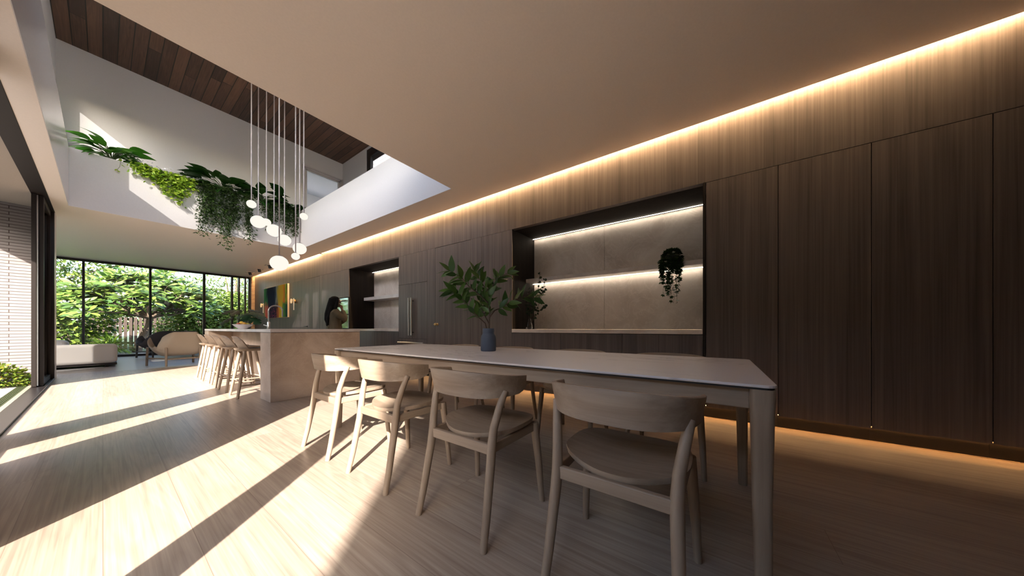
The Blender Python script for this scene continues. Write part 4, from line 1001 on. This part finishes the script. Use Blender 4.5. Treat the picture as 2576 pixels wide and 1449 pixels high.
# ================================================================== OUTSIDE
def foliage_blob(c, r, n, zmin=-.6):
    d = rdir(n, zmin, 1); q = RNG.uniform(.55, 1.0, (n,1))**.6
    return np.array(c) + d*q*np.array(r), d
HEART = leaf_base(.105, .088, 4, .12, .18, SH_HEART)
def hedge(lab, blobs, n, mat, leaf, ls=1., name='hedge'):
    c0 = blobs[0][0]; t = thing(name, lab, name.replace('_', ' '), (c0[0], c0[1], -.145)); PP, DD = [], []
    tot = sum(r[0]*r[2] for _, r in blobs)
    for c, r in blobs:
        p, d = foliage_blob(c, r, int(n*r[0]*r[2]/tot)); PP.append(p); DD.append(d*np.array([.9,1,.6]) + np.array([0,-.5,-.45]) + RNG.normal(0,.45,d.shape))
    P = np.concatenate(PP) - np.array([c0[0], c0[1], -.145]); D = np.concatenate(DD); k = P[:,2] > .02
    leaves('foliage', leaf, frames(D[k], roll=RNG.uniform(-.9,.9,k.sum())), P[k], RNG.uniform(.7,1.3,k.sum())*ls, mat, t)
    m = MB()
    for c, r in blobs: q = (c[0]-c0[0], c[1]-c0[1]); m.tube([(q[0], q[1], 0), (q[0]+.1, q[1], c[2]+.145)], [.03,.012], 6); m.tube([(q[0], q[1], .1), (q[0]-.3*r[0], q[1], c[2]+.4)], [.02,.008], 6)
    build('stem', m, M['bark'], t)
hedge('leafy yellow-green hedge beyond the right-hand panes of the garden window', [((2.7,19.3,1.7),(1.0,.4,.8)), ((3.9,19.4,1.8),(1.0,.4,.8)), ((2.6,18.9,.75),(1.0,.5,.95)), ((3.9,19.0,.8),(1.1,.5,1.1)), ((5.2,19.1,.95),(1.0,.6,1.25)), ((1.9,19.4,.6),(.7,.4,.85)), ((3.2,19.1,.25),(1.3,.4,.6)), ((6.3,19.2,.9),(.9,.6,1.2)), ((2.9,19.5,1.2),(.9,.4,.8)), ((4.4,19.6,1.3),(1.0,.4,1.0))], 13500, M['lf_hedge'], HEART)
hedge('leafy yellow-green hedge beyond the leftmost panes of the garden window', [((-1.0,17.9,.6),(.75,.45,.95)), ((-2.1,18.0,.8),(1.0,.5,1.1)), ((-.55,18.1,.35),(.5,.35,.6)), ((-3.3,18.1,.8),(1.0,.5,1.1)), ((-1.5,18.3,1.5),(.9,.4,.9)), ((-.3,18.4,1.0),(.6,.35,.9))], 6500, M['lf_hedge'], HEART, 1.1)
# strap-leaved clump
t = thing('strap_leaf_clump', 'bright clump of long strap leaves in front of the timber fence', 'plant', (.12, 17.3, -.145)); n = 520
d = rdir(n, .05, 1); P = d*np.array([.34,.28,.42])*RNG.uniform(.3,1,(n,1)) + np.array([0,0,.18])
leaves('foliage', leaf_base(.34, .030, 5, .2, .55, lambda q: math.sin(PI*q)**.5 if 0 < q < 1 else 0), frames(d + RNG.normal(0,.3,d.shape)), P, RNG.uniform(.6,1.2,n), M['lf_grass'], t)
# timber slat fence
t = thing('slat_fence', 'brown timber slat fence across the back of the garden', 'fence', (.6, 20.5, -.145))
for k in range(34): build('slat', B(-2.2+k*.132, -2.2+k*.132+.082, 0, .022, .05, 1.42), M['fence'], t)
for z in (.28, 1.1): build('rail', B(-2.3, 2.4, .022, .07, z, z+.09), M['fence'], t)
for x in (-2.2, .1, 2.3): build('post', B(x-.05, x+.05, .03, .12, 0, 1.35), M['fence'], t)
# frangipani-like tree with rosettes of long leaves
t = thing('frangipani_tree', 'big-leaved tree with white flowers and a bent pale trunk in front of the window', 'tree', (.74, 17.85, -.10)); m = MB()
TP = [(0,0,0),(.05,.02,.35),(.17,.05,.70),(.27,.03,1.0),(.30,.0,1.30)]; m.tube(TP, [.13,.10,.095,.085,.08], 14)
tips = []
rt = random.Random(9)
def grow(p, d, L_, r, depth):
    e = p + d*L_; mid = p.lerp(e, .5) + Vector((rt.uniform(-.06,.06), rt.uniform(-.06,.06), .03)); m.tube([p, mid, e], [r, r*.9, r*.75], 8)
    if depth == 0: tips.append((e, d)); return
    for k in range(3 if depth > 1 else rt.choice([2,3])):
        a = rt.uniform(0, 2*PI); nd = (d + Vector((math.cos(a)*.95, math.sin(a)*.8, rt.uniform(-.45,.75)))).normalized(); grow(e, nd, L_*rt.uniform(.68,.86), r*.66, depth-1)
    if rt.random() < .5: tips.append((e, d))
for a, zz_ in ((-2.7,.5), (-1.6,1.1), (-.7,.6), (.3,.9), (2.3,1.4), (3.0,.8), (0.,1.7), (-3.0,1.3), (.1,.3), (-2.2,.15), (-.3,1.2), (-1.2,.3)):
    grow(Vector(TP[-1]), Vector((math.cos(a)*1.15, math.sin(a)*.7, zz_)).normalized(), .66, .05, 3)
build('trunk', m, M['bark'], t, smooth=True)
PP, DD, SS, FP = [], [], [], []
for p, d in tips:
    for k in range(9):
        a = 2*PI*k/9 + rt.uniform(-.3,.3); o = Vector((math.cos(a), math.sin(a) - .15, rt.uniform(-.5,.9))); PP.append(tuple(p)); DD.append(tuple((o + d*.35))); SS.append(rt.uniform(.7,1.15))
    if rt.random() < .45:
        for k in range(9): FP.append(tuple(p + d*.10 + Vector((rt.uniform(-.1,.1), rt.uniform(-.1,.1), rt.uniform(-.05,.08)))))
leaves('foliage', leaf_base(.36, .105, 5, .16, .22, SH_OBOV), frames(np.array(DD), up=np.array([[-.25,-.55,.8]])+RNG.normal(0,.25,(len(PP),3))), np.array(PP), SS, M['lf_fran'], t)
leaves('blossom', star_leaf(.045), frames(rdir(len(FP), -.2, 1)), np.array(FP), RNG.uniform(.7,1.2,len(FP)), M['fl_white'], t)
# background trees
def tree(lab, base, h, blobs, n, mat, leaf, ls=1., lean=0.):
    t = thing('garden_tree', lab, 'tree', (base[0], base[1], -.145)); m = MB(); PP, DD = [], []
    m.tube([(0,0,0),(.05+lean*.3,0,h*.35),(lean,0,h)], [.14,.11,.05], 10)
    tot = sum(r[0]*r[2] for _, r in blobs)
    for c, r in blobs:
        c = Vector(c); m.tube(bez((lean*.3,0,h*random.uniform(.25,.6)), (c.x*.5, c.y*.5, c.z*.8), c, 6), [.055,.05,.045,.035,.028,.02,.012], 7)
        k = int(n*r[0]*r[2]/tot); d = rdir(k, -.7, 1); q = RNG.uniform(.25,1,(k,1))**.5; PP.append(np.array(c)+d*q*np.array(r)); DD.append(d + RNG.normal(0,.5,d.shape) + np.array([0,-.2,-.3]))
    build('trunk', m, M['bark'], t, smooth=True)
    P = np.concatenate(PP); D = np.concatenate(DD); leaves('foliage', leaf, frames(D, roll=RNG.uniform(-.8,.8,len(P))), P, RNG.uniform(.6,1.3,len(P))*ls, mat, t)
TLF = leaf_base(.13, .06, 3, .15, .2, SH_OVAL)
tree('tall leafy tree with dark branches behind the left hedge', (-2.4,21.5), 4.5, [((0,0,4.2),(1.9,1.2,1.3)), ((-1.6,.3,3.3),(1.5,1,1.2)), ((1.5,-.2,3.4),(1.3,1,1.1)), ((.9,-.4,2.4),(1.2,.8,.7)), ((-1,-.3,2.2),(1.3,.8,.8)), ((2.6,0,2.6),(1.0,.8,.8)), ((1.6,.4,4.6),(1.5,1,1.2)), ((-3,0,4),(1.5,1,2)), ((3.4,.5,4.1),(1.3,.8,1.1)), ((0,.5,1.2),(3,.8,1.0))], 15000, M['lf_hedge'], TLF, 1.15)
tree('pale feathery tree beyond the hedge at the right of the garden window', (4.4,23.6), 4.4, [((-.3,.2,4.6),(1.3,1,.45)), ((.9,0,4.2),(1.2,1,.5)), ((0,0,3.9),(1.5,1.2,.6)), ((1.7,0,3.4),(1.3,1,.6)), ((-1.4,.2,3.3),(1.2,1,.55)), ((.6,-.2,2.6),(1.5,1,.5)), ((-1.9,0,2.2),(1.0,.8,.5)), ((2.6,.2,2.2),(1.3,1,.6)), ((3.4,0,4.2),(1.3,1,.9)), ((-2.6,.3,2.9),(.9,.8,.4)), ((.3,.2,3.2),(1.6,1,.5)), ((4.4,.4,2.9),(1.4,1,1.2))], 11500, M['lf_tree'], TLF, .95, .3)
tree('mid green tree behind the timber fence, under the frangipani crown', (1.2,23.0), 2.8, [((0,0,2.3),(1.6,1,.9)), ((-1.6,0,1.9),(1.2,1,.9)), ((1.7,.2,1.9),(1.2,1,.8)), ((0,-.3,1.2),(2.0,.8,.6)), ((-.2,0,3.1),(1.2,1,.6)), ((2.6,.3,2.6),(1.1,.8,.6)), ((-2.0,0,2.9),(1.2,1,.8)), ((1.3,0,3.0),(.9,.8,.45))], 11000, M['lf_hedge'], TLF, 1.1)
tree('bushy green tree far behind the pale feathery one', (7.5,28), 3.8, [((0,0,2.6),(3.0,1.4,1.3)), ((-3.2,0,2.0),(2.2,1.2,1.2)), ((3,0,3),(2.4,1.4,1.6)), ((0,0,1),(5.0,1,1.0)), ((-5,0,1.6),(2,1,1.3))], 8000, M['lf_tree'], TLF, 1.4)
# the garden lies a little further out, clear of the shade of the house
for o in list(COL.objects):
    if o.parent is None and o.name.split('.')[0] in ('hedge', 'strap_leaf_clump', 'slat_fence', 'frangipani_tree', 'garden_tree'):
        o.location = (o.location.x*1.13, o.location.y*1.13, o.location.z); o.scale = (1.13,)*3
# shrub by the brick wall outside the sliding doors
t = thing('flowering_shrub', 'green shrub with orange flecks against the brick wall outside the doors', 'shrub', (-1.08, 9.37, -.13)); n = 1700
p, d = foliage_blob((0,0,.18), (.42,.30,.34), n, -.5); p2, d2 = foliage_blob((-.32,.05,.28), (.40,.28,.38), 1500, -.5); p = np.concatenate([p,p2]); d = np.concatenate([d,d2]); k = p[:,2] > .01
leaves('foliage', leaf_base(.042, .034, 3, .1, .15, SH_HEART), frames((d+RNG.normal(0,.5,d.shape))[k], roll=RNG.uniform(-1,1,k.sum())), p[k], RNG.uniform(.7,1.25,k.sum()), M['lf_shrub'], t)
p, d = foliage_blob((-.1,-.02,.2), (.55,.33,.36), 260, -.4); leaves('blossom', star_leaf(.016), frames(d), p[p[:,2] > .02], RNG.uniform(.7,1.3,(p[:,2] > .02).sum()), M['fl_orange'], t) if False else leaves('blossom', star_leaf(.016), frames(d), np.maximum(p, [-9,-9,.02]), RNG.uniform(.7,1.3,len(p)), M['fl_orange'], t)
build('stem', MB().tube([(0,0,-.0),(0,.02,.3)], [.02,.01], 8).tube([(-.3,.05,0),(-.3,.05,.35)], [.02,.01], 8), M['bark'], t)
# unseen hedge added at the left to hold back low sky light
HB = [((-9.5, y, 2.8), (.9, 1.6, 2.9)) for y in range(-6, 19, 2)]
hedge('unseen tall hedge added at the side to block low sky light', HB, 5000, M['lf_hedge'], leaf_base(.34, .26, 3, .12, .15, SH_OVAL), 1.0, 'sky_block_hedge')
tree('unseen tree crown added to block sun from the near clerestory panes', (-6.0,-2.0), 8.0, [((0,0,8.9),(1.2,1.6,.9)), ((0,-1.6,8.9),(1.1,1.5,.9)), ((0,1.3,8.9),(1.1,1.3,.9))], 5000, M['lf_hedge'], leaf_base(.3,.2,3,.1,.1,SH_OVAL))  # out of view, added to keep sun out of the near clerestory
t = [o for o in COL.objects if o.name.startswith('sky_block_hedge')][0]
build('sky_block_core', MB().box(-.45, .45, -2, 25.5, 0, 5.6), M['lawn'], t)  # solid filling of the added hedge, stops the low sky light
# ================================================================== LIGHT AND CAMERA
AZ, EL = math.radians(41.8), math.radians(30.3)
d = Vector((math.cos(AZ)*math.cos(EL), math.sin(AZ)*math.cos(EL), -math.sin(EL)))
sun = bpy.data.lights.new('sun', 'SUN'); sun.energy = 7.6; sun.angle = math.radians(.6); sun.color = (1, .93, .85)
so = bpy.data.objects.new('sun', sun); COL.objects.link(so); so.rotation_euler = d.to_track_quat('-Z', 'Y').to_euler(); so.location = (-10, -8, 12)
wd = bpy.data.worlds.new('sky'); scene.world = wd; wd.use_nodes = True; nt = wd.node_tree
sky = nt.nodes.new('ShaderNodeTexSky'); sky.sky_type = 'NISHITA'; sky.sun_disc = False; sky.sun_elevation = EL; sky.sun_rotation = math.atan2(-d.x, -d.y); sky.air_density = 1.0; sky.dust_density = 2.0
bg = nt.nodes['Background']; nt.links.new(sky.outputs[0], bg.inputs[0]); bg.inputs[1].default_value = .43
cam = bpy.data.cameras.new('camera'); co = bpy.data.objects.new('camera', cam); COL.objects.link(co); scene.camera = co
F_PX, WPX, HPX = 726.55, 2576., 1449.
cam.sensor_fit = 'HORIZONTAL'; cam.sensor_width = 36; cam.lens = 36*F_PX/WPX
cam.shift_y = (826. - HPX/2)/WPX; cam.clip_start = .05; cam.clip_end = 200
co.location = (0, 0, .93); co.rotation_euler = (PI/2, 0, -math.radians(54.775))
vs = scene.view_settings; scene.display_settings.display_device = 'sRGB'
vs.view_transform = 'Standard'; vs.look = 'None'; vs.gamma = 1; vs.use_curve_mapping = False; vs.exposure = 1.74
cy = scene.cycles; cy.max_bounces = 9; cy.diffuse_bounces = 4; cy.glossy_bounces = 3; cy.transmission_bounces = 4; cy.transparent_max_bounces = 8
cy.caustics_reflective = False; cy.caustics_refractive = False; cy.sample_clamp_indirect = 6; cy.use_denoising = True; cy.blur_glossy = 1.0; cy.adaptive_threshold = .025
